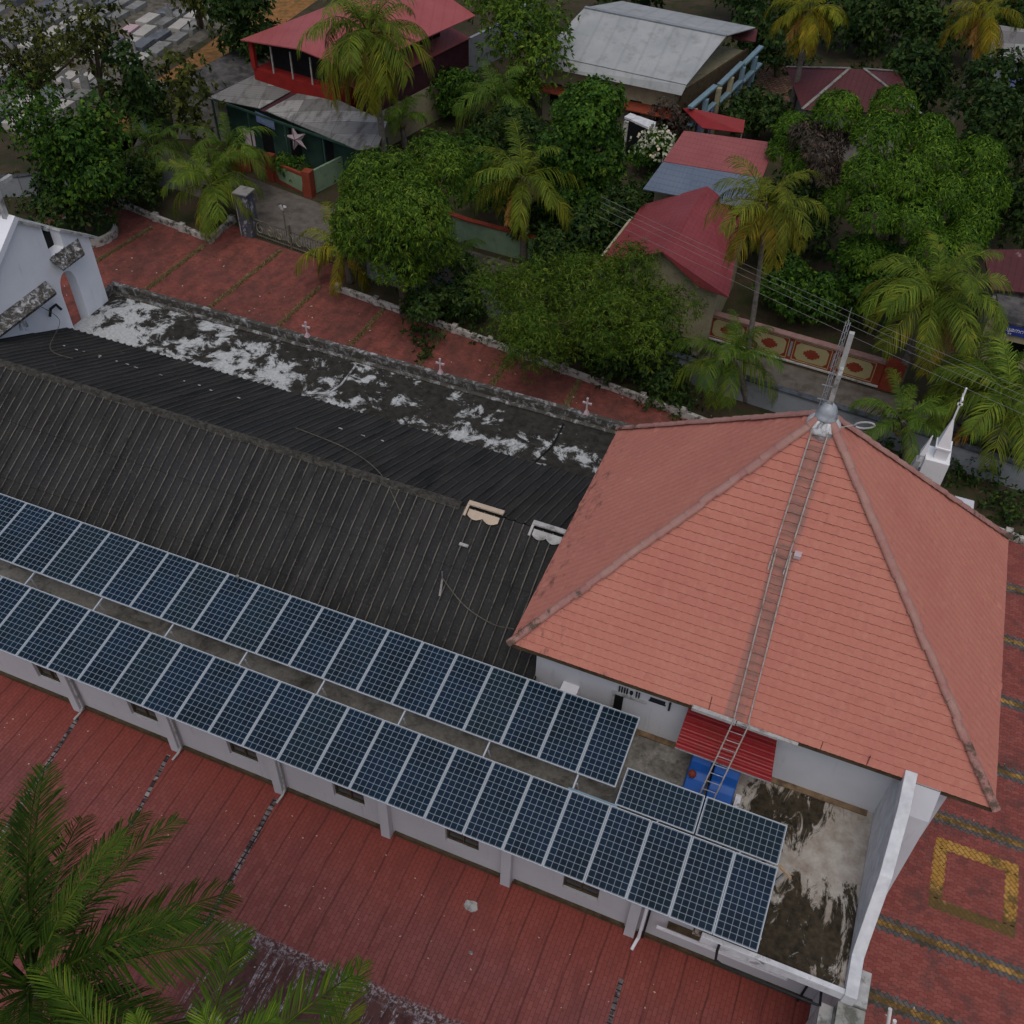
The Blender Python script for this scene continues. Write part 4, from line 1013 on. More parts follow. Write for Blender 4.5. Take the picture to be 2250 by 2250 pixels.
tag(MB().bar((-40.35, 16.2, .16), (-40.15, 17.3, .16), .16, .32).bar((-40.1, 17.8, .16), (-39.6, 19.0, .16), .16, .32).build('kerb_stub', M['kerb']), 'two short whitewashed kerb pieces behind the round planter', 'kerb wall')
# gate pillar with peeling mural, iron fence
gp = at(552, 515, 0)
t = thing('gate_pillar', 'tall square pillar with a peeling dark mural at the end of the iron fence', 'pillar', (gp.x, gp.y, 0))
def _mural():
    n = N('peeling_mural', .8); c = n.mix(n.ramp(n.noise(2.6, 6, .7, None, 1.5), .42, .5), (.06, .075, .13), (.10, .10, .11))
    c = n.mix(n.ramp(n.noise(3.5, 6, .8, n.scl((1, 1, .5), loc=(3, 3, 3))), .55, .6), c, (.42, .42, .42))
    return n.out(c)
M['mural'] = _mural()
MB().box(gp.x-.33, gp.x+.33, gp.y-.33, gp.y+.33, 0, 2.35).build('shaft', M['mural'], t)
MB().box(gp.x-.38, gp.x-.335, gp.y-.33, gp.y+.33, 0, 2.3).build('edge', M['kerb'], t)
MB().box(gp.x-.4, gp.x+.4, gp.y-.4, gp.y+.4, 2.352, 2.42).build('cap', M['conc'], t)
fe = thing('iron_fence', 'old wrought iron fence of scrolled panels between the mural pillar and the trees', 'fence', (-28, 19.1, 0))
fa, fb = Vector((gp.x+.35, gp.y-.05, 0)), Vector((-24.2, 18.45, 0)); fd = (fb-fa).normalized(); Lf = (fb-fa).length
for z in (.12, .98): MB().bar(fa+Vector((0, 0, z)), fb+Vector((0, 0, z)), .05, .05).build('rail', M['iron'], fe)
b = MB()
for k in range(int(Lf/.16)):
    p = fa+fd*(k*.16); b.tube([p, p+Vector((0, 0, 1.05))], .012, 5)
b.build('bars', M['iron'], fe)
b = MB()
for k in range(int(Lf/.62)):
    c = fa+fd*(.35+k*.62)+Vector((0, -.02, .55)); s = 1 if k % 2 else -1
    pts = [c+fd*(s*(.05+.22*q/14)*math.cos(q*.55))+Vector((0, 0, (.05+.28*q/14)*math.sin(q*.55))) for q in range(15)]
    b.tube(pts, .026, 5)
b.build('scrolls', plain('scroll_paint', (.22, .22, .14), .7, .3, 4), fe)
for u in (.33, .66, .99): p = fa+fd*Lf*u; MB().box(p.x-.05, p.x+.05, p.y-.05, p.y+.05, 0, 1.35).build('post', M['iron'], fe)
lp = fa+fd*1.9+Vector((0, .2, 0))
t = thing('gate_lamp', 'small white twin flower shaped lamp on a thin post behind the iron fence', 'lamp', tuple(lp))
MB().tube([lp, lp+Vector((0, 0, 1.9))], .03, 6).build('post', M['iron'], t)
MB().tube([lp+Vector((0, 0, 1.9)), lp+Vector((-.14, 0, 2.15))], [.03, .09], 8).tube([lp+Vector((0, 0, 1.9)), lp+Vector((.14, 0, 2.15))], [.03, .09], 8).build('shade', M['conc_light'], t)
# church compound wall with dark coping
def compound(name, label, pts, h, m, mc, cw=.3, ch=.07, cat='compound wall', base=None):
    t = thing(name, label, cat, (*pts[0], 0)); b = MB(); c = MB()
    for a, d in zip(pts, pts[1:]): b.bar((*a, h/2), (*d, h/2), .18, h); c.bar((*a, h+ch/2+.002), (*d, h+ch/2+.002), cw, ch)
    b.build('wall', m, t); c.build('coping', mc, t); return t
M['coping'] = plain('dark_coping', (.075, .085, .10), .85, .3, 4, (.04, .04, .035), 2.5, .5, .65)
compound('compound_wall', 'grey white compound wall with dark coping between the trees and the street', [(-24.1, 18.4), (-14, 17.5), (-4.8, 16.45), (2.4, 15.85), (20, 14.2)], 1.15, M['grey_wall'], M['coping'])
compound('side_wall', 'pale green roadside wall with red coping half hidden behind the palm trunk', [(-23.2, 23.5), (-20.9, 23.1), (-16.6, 22.9), (-12.6, 21.6)], 1.35, M['mint'], M['oxide'])
compound('yard_wall', 'grey block wall behind the planting at the far left of the plaza', [(-47, 16.5), (-44.3, 17.8), (-42.2, 19.6), (-41.0, 21.0), (-37.5, 21.8)], 1.1, M['grey_wall'], M['coping'], .24)
# cream and red wall with bordered panels
yw = thing('panelled_wall', 'cream roadside wall with red oxide borders and stepped red diamonds', 'compound wall', (-3, 19.9, 0))
ya, yb = Vector((-9.4, 20.45, 0)), Vector((.05, 19.82, 0)); d = (yb-ya).normalized(); nrm = Vector((d.y, -d.x, 0)); Lw = (yb-ya).length
b = MB(); b.bar(ya+Vector((0, 0, .64)), yb+Vector((0, 0, .64)), .2, 1.28); b.build('wall', M['oxide'], yw)
b = MB(); b.bar(ya+Vector((0, 0, 1.33)), yb+Vector((0, 0, 1.33)), .34, .09); b.build('coping', plain('pale_red_coping', (.27, .16, .14), .85, .2, 4), yw)
b = MB(); b.bar(ya+nrm*.16+Vector((0, 0, .10)), yb+nrm*.16+Vector((0, 0, .10)), .1, .06); b.build('ledge', M['conc_light'], yw)
def onwall(u, z, o=.104): return ya+d*u+nrm*o+Vector((0, 0, z))
pan = 1.64; k = 0; u = Lw-.15-pan*4-.12*4
u = Lw-.35-pan
while u > -.5:
    b = MB(); c = .16; u0, u1, z0, z1 = u+.10, u+pan-.10, .26, 1.14
    prof = [(u0+c, z0), (u1-c, z0), (u1, z0+c), (u1, z1-c), (u1-c, z1), (u0+c, z1), (u0, z1-c), (u0, z0+c)]
    fr = []
    b.add([onwall(a, z) for a, z in prof], [tuple(range(8))]); b.build('panel', M['yellow_paint'], yw)
    b = MB()                                          # thin light fillet that frames the panel
    for (a0, zz0, a1, zz1) in ((u, .20, u+pan, .20), (u, 1.20, u+pan, 1.20), (u, .20, u, 1.20), (u+pan, .20, u+pan, 1.20)): b.bar(onwall(a0, zz0, .105), onwall(a1, zz1, .105), .02, .035)
    b.build('border', M['yellow_paint'], yw)
    b = MB(); m0 = (u0+u1)/2; zm = .70
    st = [(-.42, -.10), (-.30, -.10), (-.30, -.19), (-.17, -.19), (-.17, -.27), (.17, -.27), (.17, -.19), (.30, -.19), (.30, -.10), (.42, -.10), (.42, .10), (.30, .10), (.30, .19), (.17, .19), (.17, .27), (-.17, .27), (-.17, .19), (-.30, .19), (-.30, .10), (-.42, .10)]
    b.add([onwall(m0+a*.85, zm+z*.9, .11) for a, z in st], [tuple(range(len(st)))]); b.build('motif', M['oxide'], yw)
    if u+pan+.2 < Lw-.2:
        b = MB(); b.add([onwall(u+pan+.08, .3, .106), onwall(u+pan+.18, .3, .106), onwall(u+pan+.18, 1.1, .106), onwall(u+pan+.08, 1.1, .106)], [(0, 1, 2, 3)]); b.build('strip', M['grey_wall'], yw)
    u -= pan+.26
ep = yb+d*.62; MB().box(yb.x+.01, ep.x+.2, yb.y-.18, yb.y+.18, 0, 1.5).build('end_pier', M['oxide'], yw)

# ================================================================ houses
def poly_walls(b, poly, z0, z1):
    b.prism([(p[0], p[1]) for p in poly], z0, z1); return b
def inset(poly, dd):
    c = sum((Vector((p[0], p[1], 0)) for p in poly), Vector())/len(poly); out = []
    for p in poly:
        v = Vector((p[0], p[1], 0))-c; out.append((c+v*(1-dd/v.length))[:2])
    return out
# --- A: two storey house under the big red metal roof
A_w, A_r, A_s, A_e = at(528, 87, 5.6), at(655, 107, 6.1), at(772, 155, 5.6), at(1045, 34, 5.6)
ax = (A_e-A_s); axn = ax.normalized()
A_n, A_rn = A_w+ax*1.12, A_r+ax*1.12; A_e2 = A_s+ax
HA = thing('red_house', 'two storey house with a wide rose red metal roof and dark red walls', 'house', ((A_w+A_e)/2)[:2]+(0,))
b = MB(); b.slab([A_w, A_r, A_rn, A_n], .06); b.slab([A_r, A_s, A_e2, A_rn], .06); b.build('roof', M['roof_A'], HA)
def HP(u, v, z=0): p = A_w+(A_s-A_w)*u+ax*v; return Vector((p.x, p.y, z))
def hq(u0, u1, v0, v1): return [HP(u0, v0), HP(u1, v0), HP(u1, v1), HP(u0, v1)]
b = MB(); poly_walls(b, hq(.07, .74, .05, .98), 0, 2.5); b.build('ground_floor', M['mint'], HA)
b = MB(); poly_walls(b, hq(.12, .72, .10, .95), 4.0, 5.5); b.build('upper_room', M['dark'], HA)
b = MB(); poly_walls(b, hq(.04, .78, .03, .97), 2.502, 4.05); b.build('balcony_wall', M['house_red'], HA)
for k in range(5):
    p = HP(.05+.72*k/4, .035); w = .07 if k not in (0, 4) else .25; MB().bar((p.x, p.y, 4.05), (p.x, p.y, 5.5), w, w).build('post', M['house_red'] if k in (0, 4) else M['rail'], HA)
p, q = HP(.74, .30), HP(.74, .9); MB().bar((p.x, p.y, 4.9), (q.x, q.y, 4.9), .1, 1.0).build('shutter', M['shutter'], HA)
l1, l2 = at(885, 157, 3.9), at(1034, 83, 3.9); lv = (l1-l2)*.55; l1 = l1+lv
wv_ = HP(.78, 0)-HP(.98, 0); wv_ = wv_.normalized()*1.5
l3, l4 = l2+wv_+Vector((0, 0, .35)), l1+wv_+Vector((0, 0, .35))
MB().slab([l1, l2, l3, l4], .05).build('lean_to_roof', M['roof_A'], HA)
g1, g2 = l1+wv_*.12, l2+wv_*.12
MB().bar((g1.x, g1.y, 3.0), (g2.x, g2.y, 3.0), .1, 1.5).build('shutter', M['shutter'], HA)
MB().bar((g1.x, g1.y, 1.12), (g2.x, g2.y, 1.12), .12, 2.24).build('side_wall', M['cream'], HA)
q0, q1 = at(975, 190, 0), at(1110, 120, 0)
compound('long_wall', 'long grey white wall running back beside the red roofed house', [q0[:2], q1[:2], at(1180, 60, 0)[:2]], 2.2, M['grey_wall'], M['grey_wall'], .2, .03)
t = thing('annex', 'low pale green annex with a slab roof below the red house', 'house', at(930, 235, 0)[:2]+(0,))
p = at(930, 240, 0); b = MB(); b.box(p.x-1.9, p.x+.7, p.y-.2, p.y+2.4, 0, 2.1); b.build('wall', M['mint'], t)
MB().slab([(p.x-2.1, p.y-.4, 2.2), (p.x+.9, p.y-.4, 2.2), (p.x+.9, p.y+2.6, 2.25), (p.x-2.1, p.y+2.6, 2.25)], .1).build('roof', M['grey_wall'], t)
b = MB(); b.box(p.x-.9, p.x-.1, p.y-.22, p.y-.205, 0, 1.9); b.build('door', M['dark'], t)
MB().box(p.x+.05, p.x+.5, p.y-.24, p.y-.206, .5, 1.7).build('notice', M['conc_light'], t)
p = at(955, 262, 0); tag(MB().tube([p, p+Vector((0, 0, 5.4))], .035, 6).bar(p+Vector((-.3, 0, 5.2)), p+Vector((.3, .1, 5.3)), .03, .03).build('aerial_pole', M['iron']), 'thin dark aerial pole standing in front of the red roofed house', 'pole')
# --- B: long shop shed of old asbestos sheets
def quadroof(t, name, pts, m, th=.05): return MB().slab(pts, th).build(name, m, t)
HB = thing('shop_shed', 'dark green roadside shed under patched grey asbestos sheets with a maroon strip', 'shed', at(640, 330, 0)[:2]+(0,))
def bz(px, py, hi): return at(px, py, 3.55 if hi else 2.75)
Bl = [bz(454, 215, 0), bz(562, 163, 1), bz(663, 187, 1), bz(571, 238, 0)]
Bm = [bz(571, 239, 0), bz(663, 187, 1), bz(677, 192, 1), bz(583, 243, 0)]
Br = [bz(583, 243, 0), bz(680, 191, 1), bz(850, 268, 1), bz(840, 300, 1)+Vector((0, -.6, -.35)), bz(785, 329, 0)]
quadroof(HB, 'roof', Bl, M['shed']); quadroof(HB, 'roof_strip', [p+Vector((0, 0, -.08)) for p in Bm], M['shutter']); quadroof(HB, 'roof', Br, M['shed'])
f0, f1, k1, k0 = Bl[0], Br[4], Br[2], Bl[1]
fl = lambda p, z=0: Vector((p.x, p.y, z))
b = MB(); off = Vector((.25, 1.1, 0)); poly_walls(b, [fl(f0)+off, fl(f1)+off, fl(k1), fl(k0)], 0, 2.72); b.build('wall', M['green_dark'], HB)
MB().bar(fl(f0, 2.72)+Vector((.05, .12, 0)), fl(f1, 2.70)+Vector((-.05, .12, 0)), .05, .12).build('fascia', M['green_dark'], HB)
for u in (.02, .27, .52, .77, .98): p = fl(f0).lerp(fl(f1), u)+Vector((0, .2, 0)); MB().bar(p, p+Vector((0, 0, 2.7)), .09, .09).build('post', M['green_dark'], HB)
b = MB()
for u in (.30, .50, .72): p = fl(f0).lerp(fl(f1), u)+off+Vector((0, -.02, 0)); MB().box(p.x-.45, p.x+.45, p.y-.03, p.y-.005, 0, 2.0).build('doorway', M['dark'], HB)
b = MB(); p = at(548, 300, 1.2); b.box(p.x-.35, p.x+.35, p.y-.03, p.y, .7, 1.6); b.build('poster', M['pinkwhite'], HB)
w0 = at(560, 243, 2.5); w1 = at(601, 262, 2.5)
t = thing('banner', 'small violet blue banner hanging under the shed eaves beside the paper star', 'banner', tuple(w0))
MB().add([w0, w1, w1+Vector((0, 0, -.62)), w0+Vector((0, 0, -.62))], [(3, 2, 1, 0)]).build('cloth', M['banner'], t)
u = (w1-w0); fo = (u.normalized().cross(Vector((0, 0, 1))))*.006
MB().add([w0+u*.3+fo+Vector((0, 0, -.3)), w1-u*.05+fo+Vector((0, 0, -.3)), w1-u*.05+fo+Vector((0, 0, -.5)), w0+u*.3+fo+Vector((0, 0, -.5))], [(3, 2, 1, 0)]).build('print', M['sky_blue'], t)
# star lantern
sc = at(651, 305, 1.75)
t = thing('star_lantern', 'large pale pink paper star lantern hanging in front of the shed', 'star lantern', tuple(sc))
b = MB(); pts = []
for k in range(10):
    a = math.pi/2+.25+k*math.pi/5; r_ = .78 if k % 2 == 0 else .30; pts.append(sc+Vector((r_*math.cos(a), 0, r_*math.sin(a)*1.0)))
b.add(pts+[sc+Vector((0, -.16, 0)), sc+Vector((0, .16, 0))], [(k, (k+1) % 10, 10) for k in range(10)]+[((k+1) % 10, k, 11) for k in range(10)]); b.build('paper', M['pinkwhite'], t)
b = MB()
for k in range(0, 10, 2): b.bar(sc+Vector((0, -.165, 0)), pts[k]+Vector((0, -.01, 0)), .02, .012)
b.build('ribs', M['shutter'], t)
MB().tube([pts[0], pts[0]+Vector((0, .05, .45))], .01, 5).build('cord', M['iron'], t)
# porch wall in terracotta and mint, flower bed
pw = thing('porch_wall', 'terracotta and mint green garden wall with square pillars before the shed', 'garden wall', at(640, 400, 0)[:2]+(0,))
a0, a1, a2, a3 = at(600, 395, 0), at(682, 430, 0), at(770, 385, 0), at(830, 350, 0)
for p in (a0, a1): MB().box(p.x-.24, p.x+.24, p.y-.24, p.y+.24, 0, 1.45).build('pillar', M['terracotta'], pw)
dv = (a1-a0).normalized()
MB().bar(a0+dv*.25+Vector((0, 0, .58)), a1-dv*.25+Vector((0, 0, .58)), .16, 1.16).build('wall', M['terracotta'], pw)
sidev = dv.cross(Vector((0, 0, 1)))*.09
Lp = (a1-a0).length; tr = [(.38, 1.0), (Lp-.32, 1.0), (Lp-.5, .1), (.62, .25)]
MB().add([a0+dv*u_+sidev+Vector((0, 0, z)) for u_, z in tr], [(3, 2, 1, 0)]).build('panel', M['mint'], pw)
for (p, q) in ((a1, a2), (a2, a3)):
    e = (q-p).normalized(); MB().bar(p+e*.26+Vector((0, 0, .66)), q+Vector((0, 0, .66)), .14, 1.3).build('wall', M['mint'], pw)
MB().bar(at(515, 372, 0)+Vector((0, 0, .6)), a0-dv*.3+Vector((-1.2, .2, .6)), .16, 1.2).build('wall', M['terracotta'], pw)
# --- C: darker shed behind and the small kiosk
HC = thing('dark_shed', 'long low shed with dark corrugated sheets left of the red house', 'shed', at(470, 200, 0)[:2]+(0,))
C = [at(351, 198, 2.9), at(553, 88, 3.3), at(600, 140, 3.3), at(560, 165, 3.1), at(470, 205, 2.9)]
quadroof(HC, 'roof', C, M['shed_dark']); cc = sum((fl(p) for p in C), Vector())/5
b = MB(); poly_walls(b, [cc+(fl(p)-cc)*.92 for p in C], 0, 2.8); b.build('wall', M['conc'], HC)
HK = thing('kiosk', 'small grey and white kiosk with a dark doorway under the slender tree', 'kiosk', at(335, 290, 0)[:2]+(0,))
p = at(330, 292, 0); b = MB(); b.box(p.x-1.3, p.x+.9, p.y, p.y+2.0, 0, 1.9); b.build('wall', M['grey_wall'], HK)
MB().slab([(p.x-1.5, p.y-.25, 2.0), (p.x+1.1, p.y-.25, 2.0), (p.x+1.1, p.y+2.2, 2.15), (p.x-1.5, p.y+2.2, 2.15)], .07).build('roof', M['conc'], HK)
MB().box(p.x+.1, p.x+.8, p.y-.02, p.y-.002, 0, 1.7).build('doorway', M['dark'], HK); MB().box(p.x-.3, p.x-.15, p.y-.03, p.y-.003, 0, 1.9).build('post', M['banner'], HK)
# --- D: big house with the pale zinc roof
HD = thing('zinc_roof_house', 'large yellow and pale blue house under a broad weathered zinc roof', 'house', at(1350, 250, 0)[:2]+(0,))
D0, D1 = at(1174, 143, 3.5), at(1497, 210, 3.5); Db0, Db1 = at(1189, 119, 4.0), at(1508, 188, 4.0)
Dr0, Dr1 = at(1285, 18, 5.4), at(1596, 80, 5.4); Dk0, Dk1 = at(1366, 2, 4.5), at(1660, 60, 4.5)
MB().slab([D0, D1, Db1, Db0], .05).build('roof', M['roof_D'], HD); MB().slab([p+Vector((0, 0, .05)) for p in (Db0, Db1, Dr1, Dr0)], .05).build('roof', M['roof_D'], HD)
MB().slab([Dr0+Vector((0, 0, .05)), Dr1+Vector((0, 0, .05)), Dk1, Dk0], .05).build('roof', M['roof_D'], HD)
MB().bar(Dr0+Vector((0, 0, .08)), Dr1+Vector((0, 0, .08)), .25, .05).build('ridge_cap', M['grey_wall'], HD)
fx = fl(D1)-fl(D0); fxn = fx.normalized()
b = MB(); w0_, w1_ = fl(D0)+Vector((.3, .9, 0)), fl(D1)+Vector((-.3, .9, 0)); kb0, kb1 = fl(Dk0)+Vector((.3, -.6, 0)), fl(Dk1)+Vector((-.3, -.6, 0))
poly_walls(b, [w0_, w1_, kb1, kb0], 0, 3.3); b.build('wall', M['cream'], HD)
b = MB()
for u in (.1, .3, .5, .7, .86, .95): p = w0_.lerp(w1_, u); MB().box(p.x-.35, p.x+.35, p.y-.05, p.y-.01, 1.0, 2.3).build('window', M['dark'], HD)
MB().bar(w0_+Vector((0, -.6, 2.2)), w1_+Vector((.2, -.6, 2.2)), 1.2, .06).build('sunshade', M['terracotta'], HD)
MB().bar(fl(D1, 1.7)+Vector((-.12, .5, 0)), fl(Dk1, 1.7)+Vector((-.12, -.5, 0)), .12, 3.5).build('gable_shade', M['plinth'], HD)
# gable end on the right: stepped pale blue bands over cream
e0, e1 = D1+Vector((.55, .2, 0)), Dk1+Vector((.6, -.2, 0))
for k, (dz, du) in enumerate(((-.35, 0), (-1.35, .12))):
    for (ua, ub) in ((0.0, .34), (.40, .72), (.74, 1.0)):
        p, q = e0.lerp(e1, ua), e0.lerp(e1, ub); sag = (.18 if ua > .3 else 0)
        MB().bar((p.x+du, p.y, 3.2+dz+ua*.7-sag), (q.x+du, q.y, 3.2+dz+ub*.7), .3, .12).build('band', M['sky_blue'], HD)
for ua in (.05, .2, .38, .55, .72, .9):
    p = e0.lerp(e1, ua); MB().bar((p.x+.1, p.y, 0), (p.x+.1, p.y, 2.6+ua*.7), .28, .28).build('pier', M['cream'] if int(ua*20) % 2 else M['sky_blue'], HD)
for ua in (.12, .3, .62): p = e0.lerp(e1, ua); MB().box(p.x+.2, p.x+.24, p.y-.35, p.y+.35, .2, 1.9).build('door', M['banner'], HD)
MB().slab([at(1600, 74, 4.3), at(1665, 64, 4.3), at(1660, 92, 4.0), at(1620, 88, 4.0)], .05).build('awning', M['roof_G'], HD)
t = thing('red_canopy', 'bright red sheet canopy behind the rose metal roof', 'canopy', at(1590, 270, 0)[:2]+(0,))
MB().slab([at(1500, 238, 2.6), at(1512, 236, 2.7), at(1637, 264, 2.7), at(1633, 292, 2.3), at(1543, 281, 2.3)], .04).build('sheet', M['red_sheet'], t)
for (x, y) in ((1515, 250), (1632, 280), (1545, 275)): p = at(x, y, 2.3); MB().tube([(p.x, p.y, 0), (p.x, p.y, 2.3)], .04, 6).build('post', M['steel'], t)
t = thing('porch', 'small dark porch with a peeling white slab roof beside the round tree', 'porch', at(1400, 300, 0)[:2]+(0,))
p = at(1395, 315, 0); MB().slab([at(1372, 256, 2.3), at(1436, 285, 2.3), at(1442, 268, 2.3), at(1385, 248, 2.3)], .12).build('roof', M['dirty_white'], t)
pa = at(1376, 262, 2.3); pb = at(1432, 284, 2.3); MB().bar((pa.x, pa.y+.2, 1.1), (pb.x, pb.y+.2, 1.1), .1, 2.2).build('opening', M['dark'], t)
MB().bar((pa.x+.02, pa.y+.05, 0), (pa.x+.02, pa.y+.05, 2.16), .24, .24).build('pillar', M['kerb'], t)
# --- E: rose and blue grey metal roof; F: the crimson gable in front of it
HE = thing('blue_and_rose_house', 'house with a metal roof, rose above and blue grey below', 'house', at(1540, 400, 0)[:2]+(0,))
E = [at(1503, 287, 4.8), at(1705, 314, 4.8), at(1457, 354, 4.3), at(1675, 390, 4.3), at(1413, 414, 3.8), at(1650, 457, 3.8)]
MB().slab([E[0], E[1], E[3], E[2]], .05).build('upper_roof', M['roof_E'], HE)
MB().slab([p+Vector((0, 0, -.03)) for p in (E[2], E[3], E[5], E[4])], .05).build('lower_roof', M['roof_blue'], HE)
b = MB(); eq = [fl(E[4])+Vector((.4, .8, 0)), fl(E[5])+Vector((-.4, .8, 0)), fl(E[1])+Vector((-.3, -.4, 0)), fl(E[0])+Vector((.3, -.4, 0))]; poly_walls(b, eq, 0, 3.6); b.build('wall', M['cream'], HE)
HF = thing('crimson_roof_house', 'small cream house with a crimson metal gable roof beside the tall palm', 'house', (-10, 21, 0))
rz_, ez_ = 4.3, 3.05; Fx, Fyf, Fyb = -10.15, 19.35, 25.6
Fp = at(1554, 409, rz_); Fq = at(1455, 553, rz_)
Le0, Le1 = Vector((-12.95, Fyf+.15, ez_)), Vector((-12.65, 25.2, ez_)); Re0, Re1 = at(1601, 653, ez_), at(1633, 469, ez_)
MB().slab([Fp, Fq, Le0, Le1], .05).build('roof', M['roof_F'], HF); MB().slab([Fp+Vector((0, 0, .004)), Fq+Vector((0, 0, .004)), at(1535, 628, ez_+.15), Re0, Re1], .05).build('roof', M['roof_F'], HF)
MB().bar(Le0+Vector((-.03, 0, .02)), Le0.lerp(Le1, .75)+Vector((-.03, 0, .02)), .1, .08).build('bargeboard', M['cream'], HF)
b = MB(); b.add([(-12.6, 19.9, 0), (-7.6, 19.9, 0), (-7.6, 19.9, 3.0), (-10.15, 19.9, 4.15), (-12.6, 19.9, 3.0), (-12.6, 25, 0), (-7.6, 25, 0), (-7.6, 25, 3.0), (-10.15, 25, 4.15), (-12.6, 25, 3.0)],
    [(0, 1, 2, 3, 4), (9, 8, 7, 6, 5), (0, 5, 6, 1), (1, 6, 7, 2), (4, 9, 5, 0)]); b.build('wall', M['cream'], HF)
MB().box(-10.9, -10.0, 19.86, 19.895, .9, 2.1).build('window', M['dark'], HF)
# --- G: maroon hip roof, H: white house, I: shop with the blue sign
def hiphouse(name, label, c, hx, hy, ez, rz, rot, mr, mw, cat='house'):
    t = thing(name, label, cat, (c[0], c[1], 0)); ca, sa = math.cos(rot), math.sin(rot)
    Q = lambda x, y, z: Vector((c[0]+x*ca-y*sa, c[1]+x*sa+y*ca, z))
    cn = [Q(-hx, -hy, ez), Q(hx, -hy, ez), Q(hx, hy, ez), Q(-hx, hy, ez)]; L = max(0, hx-hy); r0, r1 = Q(-L, 0, rz), Q(L, 0, rz)
    b = MB(); b.slab([cn[0], cn[1], r1, r0] if L else [cn[0], cn[1], r0], .05); b.slab([cn[2], cn[3], r0, r1] if L else [cn[2], cn[3], r0], .05); b.slab([cn[1], cn[2], r1], .05); b.slab([cn[3], cn[0], r0], .05); b.build('roof', mr, t)
    b = MB()
    for p in cn: b.bar(p+Vector((0, 0, .04)), (r0 if (p-r0).length < (p-r1).length else r1)+Vector((0, 0, .04)), .16, .05)
    b.build('hip_cap', M['conc'] if mr == M['roof_G'] else mr, t)
    b = MB(); poly_walls(b, [Q(-hx+.5, -hy+.5, 0), Q(hx-.5, -hy+.5, 0), Q(hx-.5, hy-.5, 0), Q(-hx+.5, hy-.5, 0)], 0, ez-.05); b.build('wall', mw, t)
    b = MB()
    for u in (-.5, 0, .5): 
        p, q = Q(u*hx-.4, -hy+.48, 1), Q(u*hx+.4, -hy+.48, 1); MB().bar(p+Vector((0, 0, .6)), q+Vector((0, 0, .6)), .03, 1.1).build('window', M['dark'], t)
    return t
g = at(1895, 150, 4.5)
hiphouse('maroon_roof_house', 'old house under a maroon hipped roof with pale mortar on the hip', (g.x-.3, g.y+.3), 3.3, 2.9, 3.1, 4.3, R(20), M['roof_G'], M['conc'])
g = at(2150, 215, 0)
t = thing('white_house', 'small white house at the upper right, half hidden by the dark tree', 'house', (g.x+2.4, g.y, 0))
MB().box(g.x+.2, g.x+5, g.y, g.y+5, 0, 2.6).build('wall', M['grey_wall'], t)
MB().slab([(g.x-.3, g.y-.4, 2.65), (g.x+5.4, g.y-.4, 2.65), (g.x+5.4, g.y+2.4, 3.7), (g.x-.3, g.y+2.4, 3.7)], .06).slab([(g.x-.3, g.y+5.4, 2.65), (g.x+5.4, g.y+5.4, 2.65), (g.x+5.4, g.y+2.4, 3.7), (g.x-.3, g.y+2.4, 3.7)], .06).build('roof', M['shed'], t)
MB().box(g.x+1.2, g.x+2.2, g.y-.03, g.y-.002, .8, 1.9).build('window', M['banner'], t)
HS = thing('corner_shop', 'cream shop with a dark slab awning and a blue signboard at the right edge', 'shop', (4.6, 24.2, 0))
MB().slab([at(2160, 548, 3.4), at(2400, 548, 3.4), at(2400, 655, 2.7), at(2178, 636, 2.7)], .08).build('tiled_roof', M['roof_G'], HS)
s0, s1 = at(2190, 645, 2.62), at(2420, 668, 2.62)
p0 = at(2206, 708, 2.45); sx = p0.x; syy = p0.y
MB().slab([(s0.x, s0.y, 2.62), (s0.x+6, s0.y+.0, 2.62), (s0.x+6.2, syy-.02, 2.5), (sx-.15, syy-.02, 2.5)], .1).build('slab', M['shed_dark'], HS)
MB().box(sx-.05, sx+5.5, syy+.10, syy+.2, 1.55, 2.37).build('fascia', M['cream'], HS)
MB().box(sx, sx+3.2, syy, syy+.09, 1.92, 2.38).build('signboard', M['sign_blue'], HS)
MB().box(sx-.55, sx+.6, syy+.6, syy+.9, 0, 2.3).build('wall', M['cream'], HS); MB().box(sx+1.4, sx+5.5, syy+.6, syy+.9, 0, 2.3).build('wall', M['cream'], HS)
MB().box(sx-.55, sx+5.5, syy+1.8, syy+5, 0, 2.3).build('wall', M['conc'], HS)
MB().box(sx+.61, sx+1.39, syy+1.0, syy+1.1, 0, 2.2).build('doorway', M['dark'], HS)
def text(body, loc, size, m, parent, rx=math.pi/2, rz=0, name='lettering'):
    c = bpy.data.curves.new(name, 'FONT'); c.body = body; c.size = size; c.extrude = .006
    o = bpy.data.objects.new(name, c); COL.objects.link(o); c.materials.append(m)
    bpy.context.view_layer.update(); me = bpy.data.meshes.new_from_object(o.evaluated_get(bpy.context.evaluated_depsgraph_get()))
    bpy.data.objects.remove(o); q = bpy.data.objects.new(name, me); COL.objects.link(q)
    q.rotation_euler = (rx, 0, rz); q.parent = parent; q.location = Vector(loc)-Vector(parent.location); return q
text('ധുമനറ', (sx+.06, syy-.004, 2.10), .24, M['white_paint'], HS); text('മര', (sx+.32, syy-.004, 1.95), .10, M['white_paint'], HS)

sheet('brick_yard', [at(1650, 125)[:2], at(1775, 150)[:2], at(1745, 225)[:2], at(1640, 205)[:2]], .0, M['brick_yard'])
